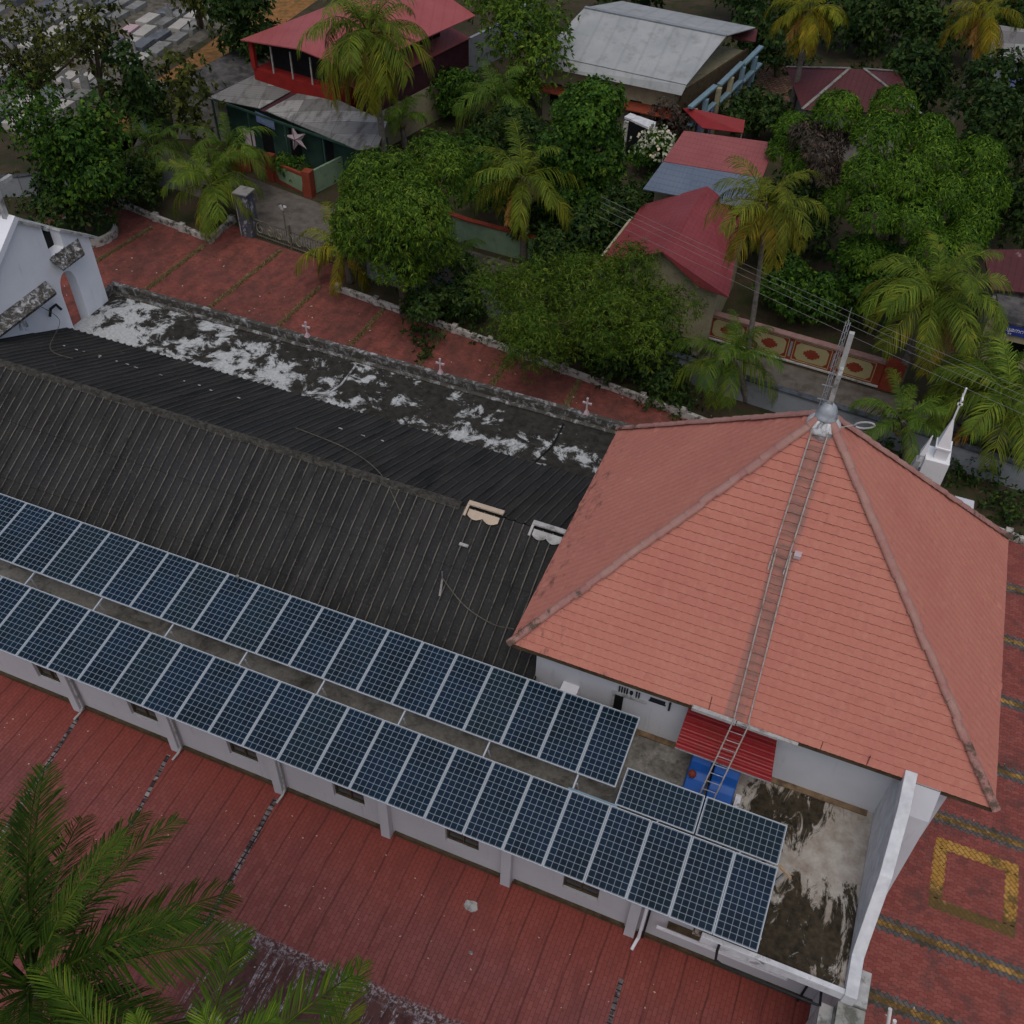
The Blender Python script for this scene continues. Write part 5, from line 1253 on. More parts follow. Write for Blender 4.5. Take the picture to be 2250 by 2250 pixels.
# ================================================================ cemetery
rng = random.Random(21)
def grave(mt, hs, lab):
    r = thing('grave', lab, 'grave', (0, 0, 0), 'graves of the cemetery behind the trees')
    o = MB().box(-.48, .48, -1.0, 1.0, 0, .32).build('slab', mt); o.parent = r; ks = [o]
    if hs:
        h = MB().box(-.35, .35, .86, .98, .322, 1.0); h.box(-.06, .06, .88, .96, 1.0, 1.35); h.box(-.2, .2, .885, .955, 1.14, 1.24); h = h.build('headstone', mt); h.parent = r; ks.append(h)
    return r, ks
GK = [grave(M['tomb'], True, 'grey grave with a cross headstone in the crowded cemetery'), grave(M['tomb_dark'], False, 'low dark blue grey grave slab in the crowded cemetery'), grave(M['tomb_white'], False, 'pale white tiled grave slab in the crowded cemetery'), grave(M['tomb'], False, 'plain grey grave slab in the crowded cemetery'), grave(M['pink'], False, 'pink grave slab in the crowded cemetery')]
usedk = set(); A0 = R(6); cand = []
for i in range(-30, 1):
    for j in range(0, 24):
        if i % 7 == 3 or j % 6 == 4: continue
        x = -49.2+i*1.18-(j*2.05)*.02+rng.gauss(0, .06); y = 24.5+j*2.05+i*.1+rng.gauss(0, .08)
        d = Vector((x, y, 0))-CAM; zc = d.dot(fw); px = 1125+CAM_F*d.dot(rt)/zc; py = 1125-CAM_F*d.dot(up)/zc
        if -20 < px < 600 and -30 < py < 440: cand.append((d.length, x, y))
cand.sort(); cnt = len(cand); cand = cand[:296]
if 1:
    for _, x, y in cand:
        k = rng.choices(range(5), (3, 4, 5, 5, .3))[0]; root, ks = GK[k]
        if k in usedk: 
            o = root.copy(); COL.objects.link(o)
            for q in ks: c = q.copy(); COL.objects.link(c); c.parent = o
        else: o = root; usedk.add(k)
        o.location = (x, y, 0); s = rng.uniform(.78, .98); o.scale = (s, s*rng.uniform(.85, 1.05), rng.uniform(.7, 1.3)); o.rotation_euler = (0, 0, A0+rng.gauss(0, .03)); cnt += 1
for k in range(5):
    if k not in usedk:
        root, ks = GK[k]
        for q in ks: bpy.data.objects.remove(q)
        bpy.data.objects.remove(root)
sheet('cemetery_path', [(-60, 22), (-48.2, 24), (-47.2, 90), (-100, 90), (-90, 22)], -.004, M['cem'])

# ================================================================ power lines
for k, (z, dy) in enumerate(((7.38, 0), (7.22, -.12), (6.92, -.05), (6.5, 0))):
    pts = []
    for q in range(25):
        u = q/24; x = -12.6+u*30; y = 20.9-(x+21)*.372+dy; s = ((x+4) / 17)**2
        pts.append((x, y, z-.35+.35*s))
    tag(MB().tube(pts, .0065, 5).build('power_line', M['wire']), ['topmost', 'second', 'third', 'lowest'][k]+' of the four overhead wires crossing in front of the crimson roof', 'wire', 'overhead wires')

# ================================================================ litter
rng = random.Random(61)
b1, b2 = MB(), MB()
def scrap(b, x, y, z, s):
    a = rng.uniform(0, 6.28); ca, sa = math.cos(a)*s, math.sin(a)*s; w = rng.uniform(.3, .7)
    b.add([(x-ca, y-sa, z), (x+sa*w, y-ca*w, z+s*.25), (x+ca, y+sa, z+s*.1), (x-sa*w, y+ca*w, z+s*.2)], [(0, 1, 2, 3)])
for k in range(420):
    x = rng.uniform(-39, 2); y = rng.uniform(9, 15.8)+max(0, (-24-x)*.15); scrap(b1 if rng.random() < .4 else b2, x, y, .012, rng.uniform(.02, .08))
for k in range(260):
    x = rng.uniform(-24, 2); y = -7.5-abs(rng.gauss(0, 2.2)); scrap(b1 if rng.random() < .55 else b2, x, y, .012, rng.uniform(.012, .04))
for k in range(150):
    x = rng.uniform(2.8, 9); y = rng.uniform(-8, 11); scrap(b1 if rng.random() < .3 else b2, x, y, .014, rng.uniform(.015, .05))
tag(b1.build('litter', M['cream_cap']), 'pale scraps and dry petals scattered over the red paving', 'litter', kind='stuff')
tag(b2.build('fallen_leaves', plain('fallen_leaf', (.10, .06, .025), .9, .5, 9)), 'brown fallen leaves scattered over the red paving', 'leaves', kind='stuff')
p = at(460, 470, .6)
t = thing('blue_notice', 'small bright blue board on a post among the palms of the wedge bed', 'notice', (p.x, p.y, 0))
MB().box(p.x-.22, p.x+.22, p.y-.02, p.y+.01, .75, 1.35).build('board', M['blue'], t); MB().tube([(p.x, p.y+.03, 0), (p.x, p.y+.03, 1.3)], .03, 6).build('post', M['steel'], t)
# ================================================================ palms
M['frond'] = leaf_mat('palm_leaflets', (.048, .086, .014), (.125, .180, .028), (.23, .22, .035), .22, .5, True)
M['frond_dead'] = leaf_mat('dry_palm_leaflets', (.20, .11, .03), (.32, .19, .05), None, .2, .8, False)
def frond_mesh(elev, L, droop, m, seed, pairs=46, lw=.034, ll=.85, hang=.5, fw_=.42):
    rng = random.Random(seed); n = 14; pts = []; p = Vector((0, 0, 0)); a = elev; side = rng.uniform(-.12, .12); yaw = 0
    ds = L/n
    for i in range(n+1):
        pts.append(p.copy()); s = i/n
        p = p+Vector((math.cos(a)*math.cos(yaw), math.cos(a)*math.sin(yaw), math.sin(a)))*ds
        a -= droop*(.35+1.3*s)/n; yaw += side/n
        a = max(a, R(-88))
    V = []; F = []
    def at_s(s):
        f = min(s*n, n-1e-6); i = int(f); return pts[i].lerp(pts[i+1], f-i), (pts[i+1]-pts[i]).normalized()
    for i in range(n):                                   # midrib, three sided
        r0, r1 = (.038*(1-i/n)+.007)*L/3.2, (.038*(1-(i+1)/n)+.007)*L/3.2
        d = (pts[i+1]-pts[i]).normalized(); sd = d.cross(Vector((0, 0, 1))); sd = sd.normalized() if sd.length > .01 else Vector((0, 1, 0)); u = sd.cross(d)
        k = len(V)
        for q, r_ in ((pts[i], r0), (pts[i+1], r1)): V += [tuple(q+sd*r_), tuple(q-sd*r_), tuple(q+u*r_*.9)]
        F += [(k, k+3, k+4, k+1), (k+1, k+4, k+5, k+2), (k+2, k+5, k+3, k)]
    gap = {-1: [False]*pairs, 1: [False]*pairs}
    for q_ in range(rng.randint(0, 3)):                 # places where the wind has torn leaflets away
        g0 = rng.randint(int(pairs*.2), pairs-3); sg_ = rng.choice((-1, 1))
        for t_ in range(g0, min(pairs, g0+rng.randint(2, 6))): gap[sg_][t_] = True
    for j in range(pairs):
        s = .13+.87*(j+.5)/pairs; q, d = at_s(s)
        sd = d.cross(Vector((0, 0, 1))); sd = sd.normalized() if sd.length > .02 else Vector((0, 1, 0)); u = sd.cross(d)
        ln = ll*L/3.2*max(.12, math.sin(math.pi*(.12+.80*s))**.65)*(1 if s < .97 else .7)
        for sg in (-1, 1):
            if rng.random() < .07 or gap[sg][j]: continue
            fwd = fw_+.7*s+rng.gauss(0, .15); hg = hang*(.55+rng.random()*.7)
            dr = (sd*sg*1.0+d*fwd+u*(.30-hg*.3)).normalized(); l_ = ln*rng.uniform(.85, 1.08)
            w = lw*L/3.2*(1.15-.4*s); wd = (d*1.0-dr*d.dot(dr)).normalized()*w
            a0 = q; a1 = q+dr*l_*.45+Vector((0, 0, -hg*l_*.10)); a2 = q+dr*l_*.80+Vector((0, 0, -hg*l_*.42)); a3 = a2+(a2-a1)*.42+Vector((0, 0, -hg*l_*.16))
            k = len(V); V += [tuple(a0-wd*.4), tuple(a0+wd*.4), tuple(a1+wd), tuple(a1-wd), tuple(a2+wd*.7), tuple(a2-wd*.7), tuple(a3+wd*.12), tuple(a3-wd*.12)]
            F += [(k, k+1, k+2, k+3), (k+3, k+2, k+4, k+5), (k+5, k+4, k+6, k+7)]
    V = np.array(V, dtype=np.float32); F = np.array(F, dtype=np.int32)
    me = bpy.data.meshes.new('frond'); me.vertices.add(len(V)); me.vertices.foreach_set('co', V.ravel()); me.loops.add(F.size); me.loops.foreach_set('vertex_index', F.ravel())
    me.polygons.add(len(F)); me.polygons.foreach_set('loop_start', np.arange(0, F.size, 4, dtype=np.int32)); me.polygons.foreach_set('loop_total', np.full(len(F), 4, dtype=np.int32)); me.update(calc_edges=True)
    me.materials.append(m); return me
ELS = (82, 66, 50, 34, 18, 2, -18, -45)
FR = {}
for e in ELS:
    FR[e] = [frond_mesh(R(e), 3.2, R(118-abs(e-40)*.30), M['frond'], e*7+v, 60, .021, .74, .85+(.35 if e < 20 else 0)) for v in range(3)]
FD = [frond_mesh(R(-30-20*v), 2.6, R(35), M['frond_dead'], 900+v, 34, .03, .7, .9) for v in range(2)]
FN = {e: [frond_mesh(R(e), 3.2, R(46-abs(e-35)*.2), M['frond'], 2000+e*3+v, 88, .0140, .76, .40, fw_=.66) for v in range(2)] for e in (78, 62, 46, 30, 14, -8)}
M['coconut'] = plain('coconut', (.16, .13, .04), .7, .4, 6)
def palm(label, base, crown, r, n=20, tint=(1, 1, 1), seed=1, dead=2, els=None, lo=-45, hi=82, trunk_r=.15, near=False, group='coconut palms', az=None, name='coconut_palm'):
    """base on the ground, crown where the fronds start, r the length of a frond"""
    rng = random.Random(seed); base, crown = Vector(base), Vector(crown)
    t = thing(name, label, 'palm', tuple(base), group)
    q = MB(); v = crown-base; k = 18; pts = []; rr = []
    for i in range(k+1):
        s = i/k; bend = math.sin(s*math.pi)*.05*v.length; pts.append(Vector((v.x*s**1.3, v.y*s**1.3, v.z*s))+Vector((bend*.3, bend*.2, 0))*.3); rr.append(trunk_r*(1.25-.45*s)*(1+.04*(i % 2)))
    q.tube(pts, rr, 9); o = q.build('trunk', M['palm_bark'], smooth=True); o.parent = t
    lib = FN if near else FR; keys = [e for e in lib if lo <= e <= hi]
    for i in range(n):
        u = (i+.5)/n; e_want = hi-(hi-lo)*u**.85; e = min(keys, key=lambda z: abs(z-e_want-rng.uniform(-6, 6)))
        me = rng.choice(lib[e]); o = bpy.data.objects.new('frond', me); COL.objects.link(o); o.parent = t
        a = i*2.39996+rng.uniform(-.25, .25) if az is None else rng.uniform(*az)
        s = r/3.2*rng.uniform(.86, 1.08)*(1 if e < 75 else .9)
        o.location = v+Vector((math.cos(a)*.08, math.sin(a)*.08, rng.uniform(-.1, .12))); o.rotation_euler = (rng.uniform(-.28, .28), rng.uniform(-.12, .14), a); o.scale = (s, s*rng.uniform(.75, 1.1), s)
        g = rng.uniform(.95, 1.45); old = max(0, (25-e)/80)
        o.color = (tint[0]*g*(1+.9*old), tint[1]*g*(1+.15*old), tint[2]*g, 1)
    for i in range(dead):
        o = bpy.data.objects.new('dry_frond', FD[i % 2]); COL.objects.link(o); o.parent = t; a = rng.uniform(0, 6.28) if az is None else rng.uniform(*az); s = r/3.2*.8
        o.location = v+Vector((0, 0, -.2)); o.rotation_euler = (0, 0, a); o.scale = (s, s, s)
    q = MB()
    for i in range(7): a = i*.9; q.lathe((v.x+.22*math.cos(a), v.y+.22*math.sin(a), v.z-.35-.08*(i % 3)), [(.03, -.12), (.09, -.05), (.10, .02), (.07, .09), (.02, .12)], 8)
    o = q.build('coconuts', M['coconut'], smooth=True); o.parent = t
    return t
G = lambda x, y, z=0: at(x, y, z)
def up_at(base, px_, py_):
    """height at which the vertical over base is seen at py_ , nudged sideways to px_"""
    lo, hi = 0., 30.
    for _ in range(40):
        m_ = (lo+hi)/2; d = Vector((base.x, base.y, m_))-CAM; y = 1125-CAM_F*d.dot(up)/d.dot(fw)
        if y > py_: lo = m_
        else: hi = m_
    return at(px_, py_, lo)
def P_(label, bx, by, cx, cy, r, **k):
    b = G(bx, by); return palm(label, b, up_at(b, cx, cy), r, **k)
def PZ_(label, cx, cy, z, r, **k):
    c = at(cx, cy, z); return palm(label, (c.x+.2, c.y+.5, 0), c, r, **k)
PZ_('tall palm before the rose red metal roof, its drooping crown at the top edge', 808, 70, 8.6, 3.7, n=34, seed=3, tint=(.95, .95, .7), lo=-45, dead=0)
P_('small dense palm in the wedge bed beside the kerb corner', 452, 500, 462, 405, 3.0, n=17, seed=5, tint=(1.0, 1.05, .8), lo=-18, dead=0, trunk_r=.16)
P_('palm behind the wedge bed with its fronds before the dark green shed', 500, 430, 500, 330, 2.9, n=16, seed=6, tint=(.8, .9, .8), lo=-18, dead=0)
P_('dark palm left of the wedge bed beside the grey kiosk', 325, 420, 335, 320, 2.7, n=15, seed=7, tint=(.55, .7, .7), lo=-18, dead=0)
P_('palm with a slim pale trunk, right of the bright leafy tree', 1150, 575, 1150, 388, 3.4, n=18, seed=8, tint=(1.1, 1.05, .8), lo=-30, dead=1)
P_('dark feathery palm behind the middle palm, left of the round dark tree', 1085, 330, 1095, 215, 3.1, n=17, seed=9, tint=(.7, .85, .8), lo=-18, dead=0)
P_('tall leaning palm with a long thin trunk beside the crimson roof', 1625, 862, 1685, 445, 2.5, n=21, seed=10, tint=(1.15, .95, .7), lo=-45, dead=4, trunk_r=.10)
P_('large palm with a thick pale trunk at the end of the panelled wall', 1965, 858, 2055, 642, 3.5, n=28, seed=11, tint=(1.05, 1.05, .85), lo=-30, dead=5, trunk_r=.17)
PZ_('palm at the top right of the zinc roof, orange old fronds below', 1778, 22, 7.2, 2.7, n=20, seed=12, tint=(1.45, 1.1, .6), lo=-45, dead=3)
PZ_('yellowing palm at the top right corner above the white house', 2165, 25, 7.2, 2.7, n=18, seed=13, tint=(1.5, 1.05, .55), lo=-45, dead=3)
P_('low broad palm at the right edge behind the tall white pinnacle', 2240, 1010, 2220, 880, 3.6, n=20, seed=14, tint=(.95, 1.0, .8), lo=-18, dead=1)
P_('palm at the right edge below the corner shop, fronds reaching over the street', 2195, 925, 2190, 830, 3.0, n=18, seed=15, tint=(.9, 1.0, .8), lo=-18, dead=1)
P_('low palm behind the top of the tiled roof, right of the finial', 1990, 1015, 1985, 925, 2.5, n=13, seed=16, tint=(.85, 1.0, .8), lo=2, dead=0)
P_('small yellow green palm at the left foot of the bright leafy tree', 770, 620, 752, 545, 2.6, n=14, seed=17, tint=(1.5, 1.15, .55), lo=-18, dead=1)
P_('low palm at the foot of the tall leaning trunk', 1640, 880, 1605, 785, 2.7, n=18, seed=18, tint=(.8, .95, .8), lo=-18, dead=0)
P_('upright young palm between the sheds and the bright leafy tree', 890, 325, 880, 262, 2.1, n=13, seed=19, tint=(.85, 1.0, .8), lo=18, dead=0)
P_('young palm growing under the round dark tree at the roadside', 1010, 600, 1000, 560, 2.0, n=10, seed=20, tint=(.6, .75, .7), lo=2, dead=0)
b = Vector((-13.2, -17.6, 0)); palm('big palm in the near left corner, fronds spread over the brick courtyard', b, at(70, 2165, 8.2), 3.7, n=28, seed=21, tint=(.36, .46, .38), lo=-8, hi=80, dead=0, near=True, trunk_r=.2)
b = Vector((-11.2, -18.6, 0)); palm('second near palm, its upright fronds rising at the bottom edge left of the stained bricks', b, at(400, 2480, 7.8), 3.4, n=13, seed=22, tint=(.60, .72, .45), lo=30, hi=78, dead=0, near=True, trunk_r=.2)
b = Vector((-7.2, -19.2, 0)); palm('third near palm, only one or two frond tips showing at the bottom edge', b, at(650, 2560, 7.4), 3.4, n=9, seed=27, tint=(.7, .85, .45), lo=30, hi=62, dead=0, near=True, trunk_r=.2)

# ================================================================ broad leaved trees
def lobes_crown(name, lobes, nleaf, size, m, parent, seed, aspect=.38, droop=.5, shell=(.72, 1.05), jitter=.12, cluster=7, org=(0, 0, 0), bottom=-.55):
    """leaves in small rosettes over the shells of overlapping lobes (x, y, z, r)"""
    rng = np.random.default_rng(seed); L = np.array(lobes, dtype=float); wgt = L[:, 3]**2; wgt /= wgt.sum()
    nc = nleaf//cluster; idx = rng.choice(len(L), nc*2, p=wgt)
    d = rng.normal(size=(nc*2, 3)); d /= np.linalg.norm(d, axis=1)[:, None]; keep = d[:, 2] > bottom; d = d[keep]; idx = idx[keep]
    rad = L[idx, 3]*rng.uniform(*shell, len(idx)); fl_ = (1, 1, .9)
    C = L[idx, :3]+d*rad[:, None]*np.array(fl_)
    ok = np.ones(len(C), bool)
    for l in L:                                          # drop what lies deep inside another lobe
        dist = np.linalg.norm((C-l[:3])/np.array(fl_), axis=1); ok &= ~(dist < l[3]*.66)
    C = C[ok][:nc]; D = d[ok][:nc]
    C = C+rng.normal(scale=jitter, size=C.shape); n = len(C)
    C = np.repeat(C, cluster, 0); D = np.repeat(D, cluster, 0); N_ = len(C)
    a = rng.uniform(0, 2*np.pi, N_)
    # leaf direction: outwards in a rosette round the twig, hanging
    t1 = np.cross(D, [0, 0, 1.]); t1 /= np.linalg.norm(t1, axis=1)[:, None]+1e-6; t2 = np.cross(D, t1)
    dr = t1*np.cos(a)[:, None]+t2*np.sin(a)[:, None]+D*rng.uniform(.2, .9, N_)[:, None]; dr[:, 2] -= droop*rng.uniform(.4, 1.3, N_)
    dr /= np.linalg.norm(dr, axis=1)[:, None]
    sd = np.cross(dr, D+rng.normal(scale=.45, size=D.shape)); sd /= np.linalg.norm(sd, axis=1)[:, None]+1e-6
    ln = size*rng.uniform(.5, 1.35, N_)[:, None]; w = ln*aspect*.5
    b0 = C+dr*ln*.08; m1 = C+dr*ln*.5; e = C+dr*ln+np.array([0, 0, -1.])*ln*droop*.25
    V = np.stack([b0, m1+sd*w, e, m1-sd*w], 1).reshape(-1, 3)-np.array(org); F = np.arange(N_*4).reshape(-1, 4)
    return npmesh(name, V, F, m, parent)
def tree(label, base, lobes, nleaf, size, m, seed, name='leafy_tree', cat='tree', trunk_r=.2, group=None, **k):
    base = Vector(base); t = thing(name, label, cat, tuple(base), group)
    rng = random.Random(seed); ll = [(x-base.x, y-base.y, z, r) for x, y, z, r in lobes]
    lobes_crown('crown', ll, nleaf, size, m, t, seed, **k)
    q = MB(); zt = sum(l[2] for l in ll)/len(ll)*.62; cx = sum(l[0] for l in ll)/len(ll); cy_ = sum(l[1] for l in ll)/len(ll)
    fork = Vector((cx*.5, cy_*.5, zt)); q.tube([(0, 0, 0), Vector((cx*.2, cy_*.2, zt*.5)), fork], [trunk_r*1.2, trunk_r, trunk_r*.8], 9)
    for l in ll:
        e = Vector(l[:3]); mid = fork.lerp(e, .5)+Vector((rng.gauss(0, .15), rng.gauss(0, .15), .2)); q.tube([fork, mid, e], [trunk_r*.5, trunk_r*.3, trunk_r*.1], 6)
    o = q.build('trunk', M['bark']); o.parent = t
    return t
def rand_lobes(px, py, zc, R_, rz_, n, rl, seed):
    """n lobes of radius rl spread through an ellipsoid centred where px,py is seen at height zc"""
    rng = random.Random(seed); c = at(px, py, zc); out = []
    while len(out) < n:
        p = Vector((rng.uniform(-1, 1), rng.uniform(-1, 1), rng.uniform(-.8, 1)))
        if p.length > 1: continue
        out.append((c.x+p.x*(R_-rl*.6), c.y+p.y*(R_-rl*.6), zc+p.z*(rz_-rl*.5), rl*rng.uniform(.5, 1.3)))
    return out
M['mango'] = leaf_mat('mango_leaves', (.030, .072, .010), (.11, .20, .022), (.17, .21, .035), .2, .45)
M['mango_far'] = leaf_mat('mango_leaves_bright', (.030, .080, .010), (.10, .20, .020), None, .2, .45)
M['jack'] = leaf_mat('jack_leaves', (.016, .048, .010), (.060, .140, .016), (.13, .18, .02), .12, .4)
M['dark_leaf'] = leaf_mat('dark_leaves', (.012, .032, .010), (.048, .088, .020), None, .14, .5)
M['olive_leaf'] = leaf_mat('olive_leaves', (.024, .036, .010), (.085, .105, .022), (.12, .11, .025), .18, .5)
M['feather_leaf'] = leaf_mat('feathery_leaves', (.034, .078, .010), (.105, .170, .022), None, .22, .5)
M['dead_leaf'] = leaf_mat('dead_leaves', (.038, .034, .028), (.085, .070, .055), None, .1, .8)
M['flower_leaf'] = leaf_mat('white_flowers', (.30, .38, .25), (.55, .55, .45), None, .2, .6)
T1 = rand_lobes(885, 485, 4.6, 3.2, 2.7, 22, 1.1, 31)+rand_lobes(930, 380, 5.6, 2.2, 1.6, 8, 1.0, 32)+rand_lobes(820, 440, 5.0, 1.9, 1.6, 6, 1.0, 33)+rand_lobes(930, 560, 2.8, 1.6, 1.3, 6, .85, 34)
tree('bright green leafy tree with drooping narrow leaves, left of the middle palm', G(890, 690), T1, 62000, .21, M['mango'], 31, aspect=.26, droop=.8, trunk_r=.22)
T2 = rand_lobes(1275, 275, 6.2, 2.3, 2.4, 15, 1.05, 41)+rand_lobes(1275, 400, 3.6, 1.9, 2.0, 9, 1.0, 42)
tree('round dark green broad leaved tree in front of the zinc roofed house', G(1280, 470), T2, 36000, .20, M['jack'], 41, aspect=.55, droop=.4, trunk_r=.22)
T3 = rand_lobes(1250, 660, 3.6, 4.2, 1.3, 26, .95, 51)+rand_lobes(1400, 720, 3.2, 2.6, 1.2, 12, .85, 52)+rand_lobes(1180, 740, 2.4, 2.6, 1.0, 9, .85, 53)+rand_lobes(1380, 600, 4.2, 1.8, 1.0, 8, .8, 54)+rand_lobes(1450, 660, 3.6, 1.5, .9, 7, .75, 56)+rand_lobes(1130, 640, 2.6, 1.6, .9, 6, .75, 57)
tree('wide low feathery tree with pale bare twigs behind the kerb wall', G(1300, 800), T3, 60000, .21, M['feather_leaf'], 51, aspect=.17, droop=.6, jitter=.22, shell=(.6, 1.08), trunk_r=.18)
q = MB(); rng = random.Random(55); bc = at(1270, 700, 2.5)
for k in range(12):
    a = rng.uniform(0, 6.28); L_ = rng.uniform(2.2, 4.4); p = bc.copy(); pts = [p.copy()]
    for s in range(6): p = p+Vector((math.cos(a), math.sin(a), .42-.10*s))*L_/6+Vector((rng.gauss(0, .12), rng.gauss(0, .12), rng.gauss(0, .06))); pts.append(p.copy())
    q.tube(pts, [.05, .04, .032, .025, .018, .012, .006], 5)
t = [o for o in bpy.data.objects if o.name.startswith('leafy_tree') and 'feathery' in o['label']][0]
q.build('bare_twigs', plain('pale_twig', (.24, .23, .18), .85, .2, 5), t)
# the large mango with rounded heads of foliage
heads = [(1745, 285, 6.0, 1.15), (1840, 245, 7.0, 1.35), (1965, 235, 7.6, 1.3), (1935, 300, 7.2, 1.5), (2040, 300, 7.0, 1.4), (2060, 345, 6.6, 1.4), (2150, 350, 6.6, 1.4), (2165, 420, 5.8, 1.3), (1990, 390, 6.4, 1.4), (1905, 380, 6.4, 1.2), (2080, 430, 5.6, 1.4), (1920, 470, 5.2, 1.3), (2010, 480, 5.0, 1.4), (2140, 480, 4.8, 1.3), (1760, 360, 4.8, 1.0), (1850, 440, 4.2, 1.1), (2050, 545, 4.0, 1.3), (2120, 520, 4.2, 1.2), (1900, 560, 3.2, 1.2), (1720, 330, 5.0, .9)]
T4 = [(*at(x, y, z)[:2], z, r_*.76) for x, y, z, r_ in heads]
tree('huge mango tree with rounded heads of bright foliage at the upper right', G(1960, 560), T4, 62000, .22, M['mango_far'], 61, aspect=.26, droop=.9, jitter=.05, shell=(.90, 1.03), bottom=-.35, trunk_r=.3)
T = [(*at(x, y, z)[:2], z, r_) for x, y, z, r_ in ((1775, 300, 6.3, .75), (1810, 330, 6.2, .85), (1835, 300, 6.0, .6), (1815, 365, 5.6, .7))]
tree('clump of dead brown foliage in the side of the huge mango tree', G(1830, 470), T, 3200, .26, M['dead_leaf'], 62, name='dead_branch', cat='branch', aspect=.25, droop=1., trunk_r=.08)
# loose dark trees of the upper left
def dark(label, px, py, z, Rr, rz_, n, rl, nl, seed, m='dark_leaf', sz=.3, bx=None, by=None, **k):
    g = G(bx if bx else px+8, by if by else py+z*30)
    return tree(label, g, rand_lobes(px, py, z, Rr, rz_, n, rl, seed), nl, sz, M[m], seed, **k)
dark('dark spreading tree in the top left corner over the graves', 60, 90, 7.5, 3.8, 3.0, 12, 1.0, 4200, 71, 'olive_leaf', .26, 110, 330, jitter=.35, shell=(.4, 1.1), aspect=.45)
dark('dark leafy tree behind the white gable, left of the round planter', 105, 290, 5.2, 2.8, 2.2, 10, .9, 4600, 72, 'jack', .22, 150, 470, jitter=.3, shell=(.4, 1.1), aspect=.5)
dark('dense dark tree over the round planter, before the cemetery', 200, 350, 4.2, 2.3, 2.2, 12, .9, 9000, 73, 'jack', .24, 200, 515, jitter=.2, shell=(.5, 1.08), aspect=.5)
dark('thin olive tree with blossom between the graves, left of the slender one', 200, 110, 6.0, 1.8, 3.0, 7, .8, 1700, 74, 'olive_leaf', .32, 250, 330, jitter=.4, shell=(.3, 1.1), aspect=.5)
dark('slender young tree with sparse leaves left of the kiosk', 275, 160, 5.5, 1.1, 3.4, 8, .6, 1700, 75, 'dark_leaf', .34, 300, 380, jitter=.35, shell=(.3, 1.2), aspect=.5, trunk_r=.08)
dark('slender young tree with sparse leaves before the laterite path', 395, 190, 4.6, 1.1, 3.4, 8, .6, 1500, 76, 'olive_leaf', .34, 385, 345, jitter=.35, shell=(.3, 1.2), aspect=.5, trunk_r=.08)
dark('low dark shrubbery behind the far end of the plaza', 175, 430, 1.8, 2.6, 1.2, 10, .8, 6000, 77, 'dark_leaf', .26, 180, 480, name='shrub', cat='shrub', jitter=.2, shell=(.4, 1.05), aspect=.5)
dark('dark shrub beside the yard wall left of the wedge bed', 300, 405, 1.4, 2.0, .9, 8, .7, 4500, 78, 'dark_leaf', .24, 300, 440, name='shrub', cat='shrub', jitter=.15, shell=(.4, 1.05), aspect=.5)
dark('dark tree behind the left end of the rose red metal roof', 545, 50, 5.0, 2.2, 2.4, 9, 1.0, 6000, 79, 'dark_leaf', .32, 545, 130, jitter=.2, shell=(.5, 1.05), aspect=.5)
dark('olive tree at the very top left of the cemetery', 440, -20, 5.0, 2.5, 2.0, 7, 1.0, 3500, 80, 'olive_leaf', .34, 440, 60, jitter=.3, shell=(.4, 1.1), aspect=.5)
# top middle and top right
dark('loose yellow green tree at the top middle left of the zinc roof', 1165, 90, 5.0, 2.6, 2.8, 12, 1.0, 7500, 81, 'mango', .30, 1170, 190, jitter=.35, shell=(.3, 1.1), aspect=.35)
dark('pale green tree touching the top edge beside the grey wall', 1120, 20, 5.5, 2.4, 2.0, 8, 1.0, 4500, 82, 'feather_leaf', .30, 1100, 120, jitter=.35, shell=(.3, 1.1), aspect=.35)
dark('small tree overhanging the left end of the zinc roof', 1135, 185, 3.0, 1.3, 1.4, 6, .7, 3200, 83, 'mango', .24, 1130, 230, jitter=.2, shell=(.4, 1.1), aspect=.4)
for k, (x, y, z, rr, nm) in enumerate(((1400, -30, 6, 3.4, 'above the left part of the zinc roof'), (1620, -20, 6, 3.2, 'above the right end of the zinc roof'), (1700, 90, 4.5, 2.2, 'between the zinc roof and the yellowing palm'), (1900, 30, 7, 3.3, 'behind the maroon roof'), (2040, 40, 7, 3.2, 'right of the maroon roof'), (2230, 60, 7, 3.0, 'in the top right corner'), (2000, 160, 2.6, 2.0, 'low beside the maroon roof'))):
    dark('dark shaded tree '+nm, x, y, 2.6, rr, 2.8, 11, 1.2, 7500, 90+k, 'dark_leaf', .36, group='dark trees along the top edge', jitter=.25, shell=(.4, 1.05), aspect=.5)
dark('dark green tree at the right edge over the white house', 2225, 250, 5.5, 3.1, 3.2, 15, 1.1, 12000, 101, 'dark_leaf', .3, 2230, 420, jitter=.2, shell=(.5, 1.05), aspect=.45)
dark('dark tree at the right edge between the mango and the corner shop', 2240, 430, 3.5, 2.3, 2.4, 9, 1.0, 6500, 102, 'dark_leaf', .3, 2235, 500, jitter=.2, shell=(.5, 1.05), aspect=.45)
dark('shady thicket under the huge mango, behind the panelled wall', 1890, 600, 2.0, 2.9, 1.5, 16, .9, 12000, 103, 'jack', .26, 1890, 700, jitter=.2, shell=(.5, 1.05), aspect=.45, name='shrub', cat='shrub')
dark('shrub with a few white flowers behind the left part of the panelled wall', 1750, 640, 1.5, 2.0, 1.1, 12, .7, 8000, 104, 'jack', .22, 1750, 690, jitter=.12, shell=(.5, 1.05), aspect=.45, name='shrub', cat='shrub')
dark('dark thicket between the crimson roof and the huge mango', 1740, 480, 2.4, 2.3, 1.8, 10, .9, 7500, 105, 'dark_leaf', .28, 1745, 540, jitter=.2, shell=(.5, 1.05), aspect=.45, name='shrub', cat='shrub')
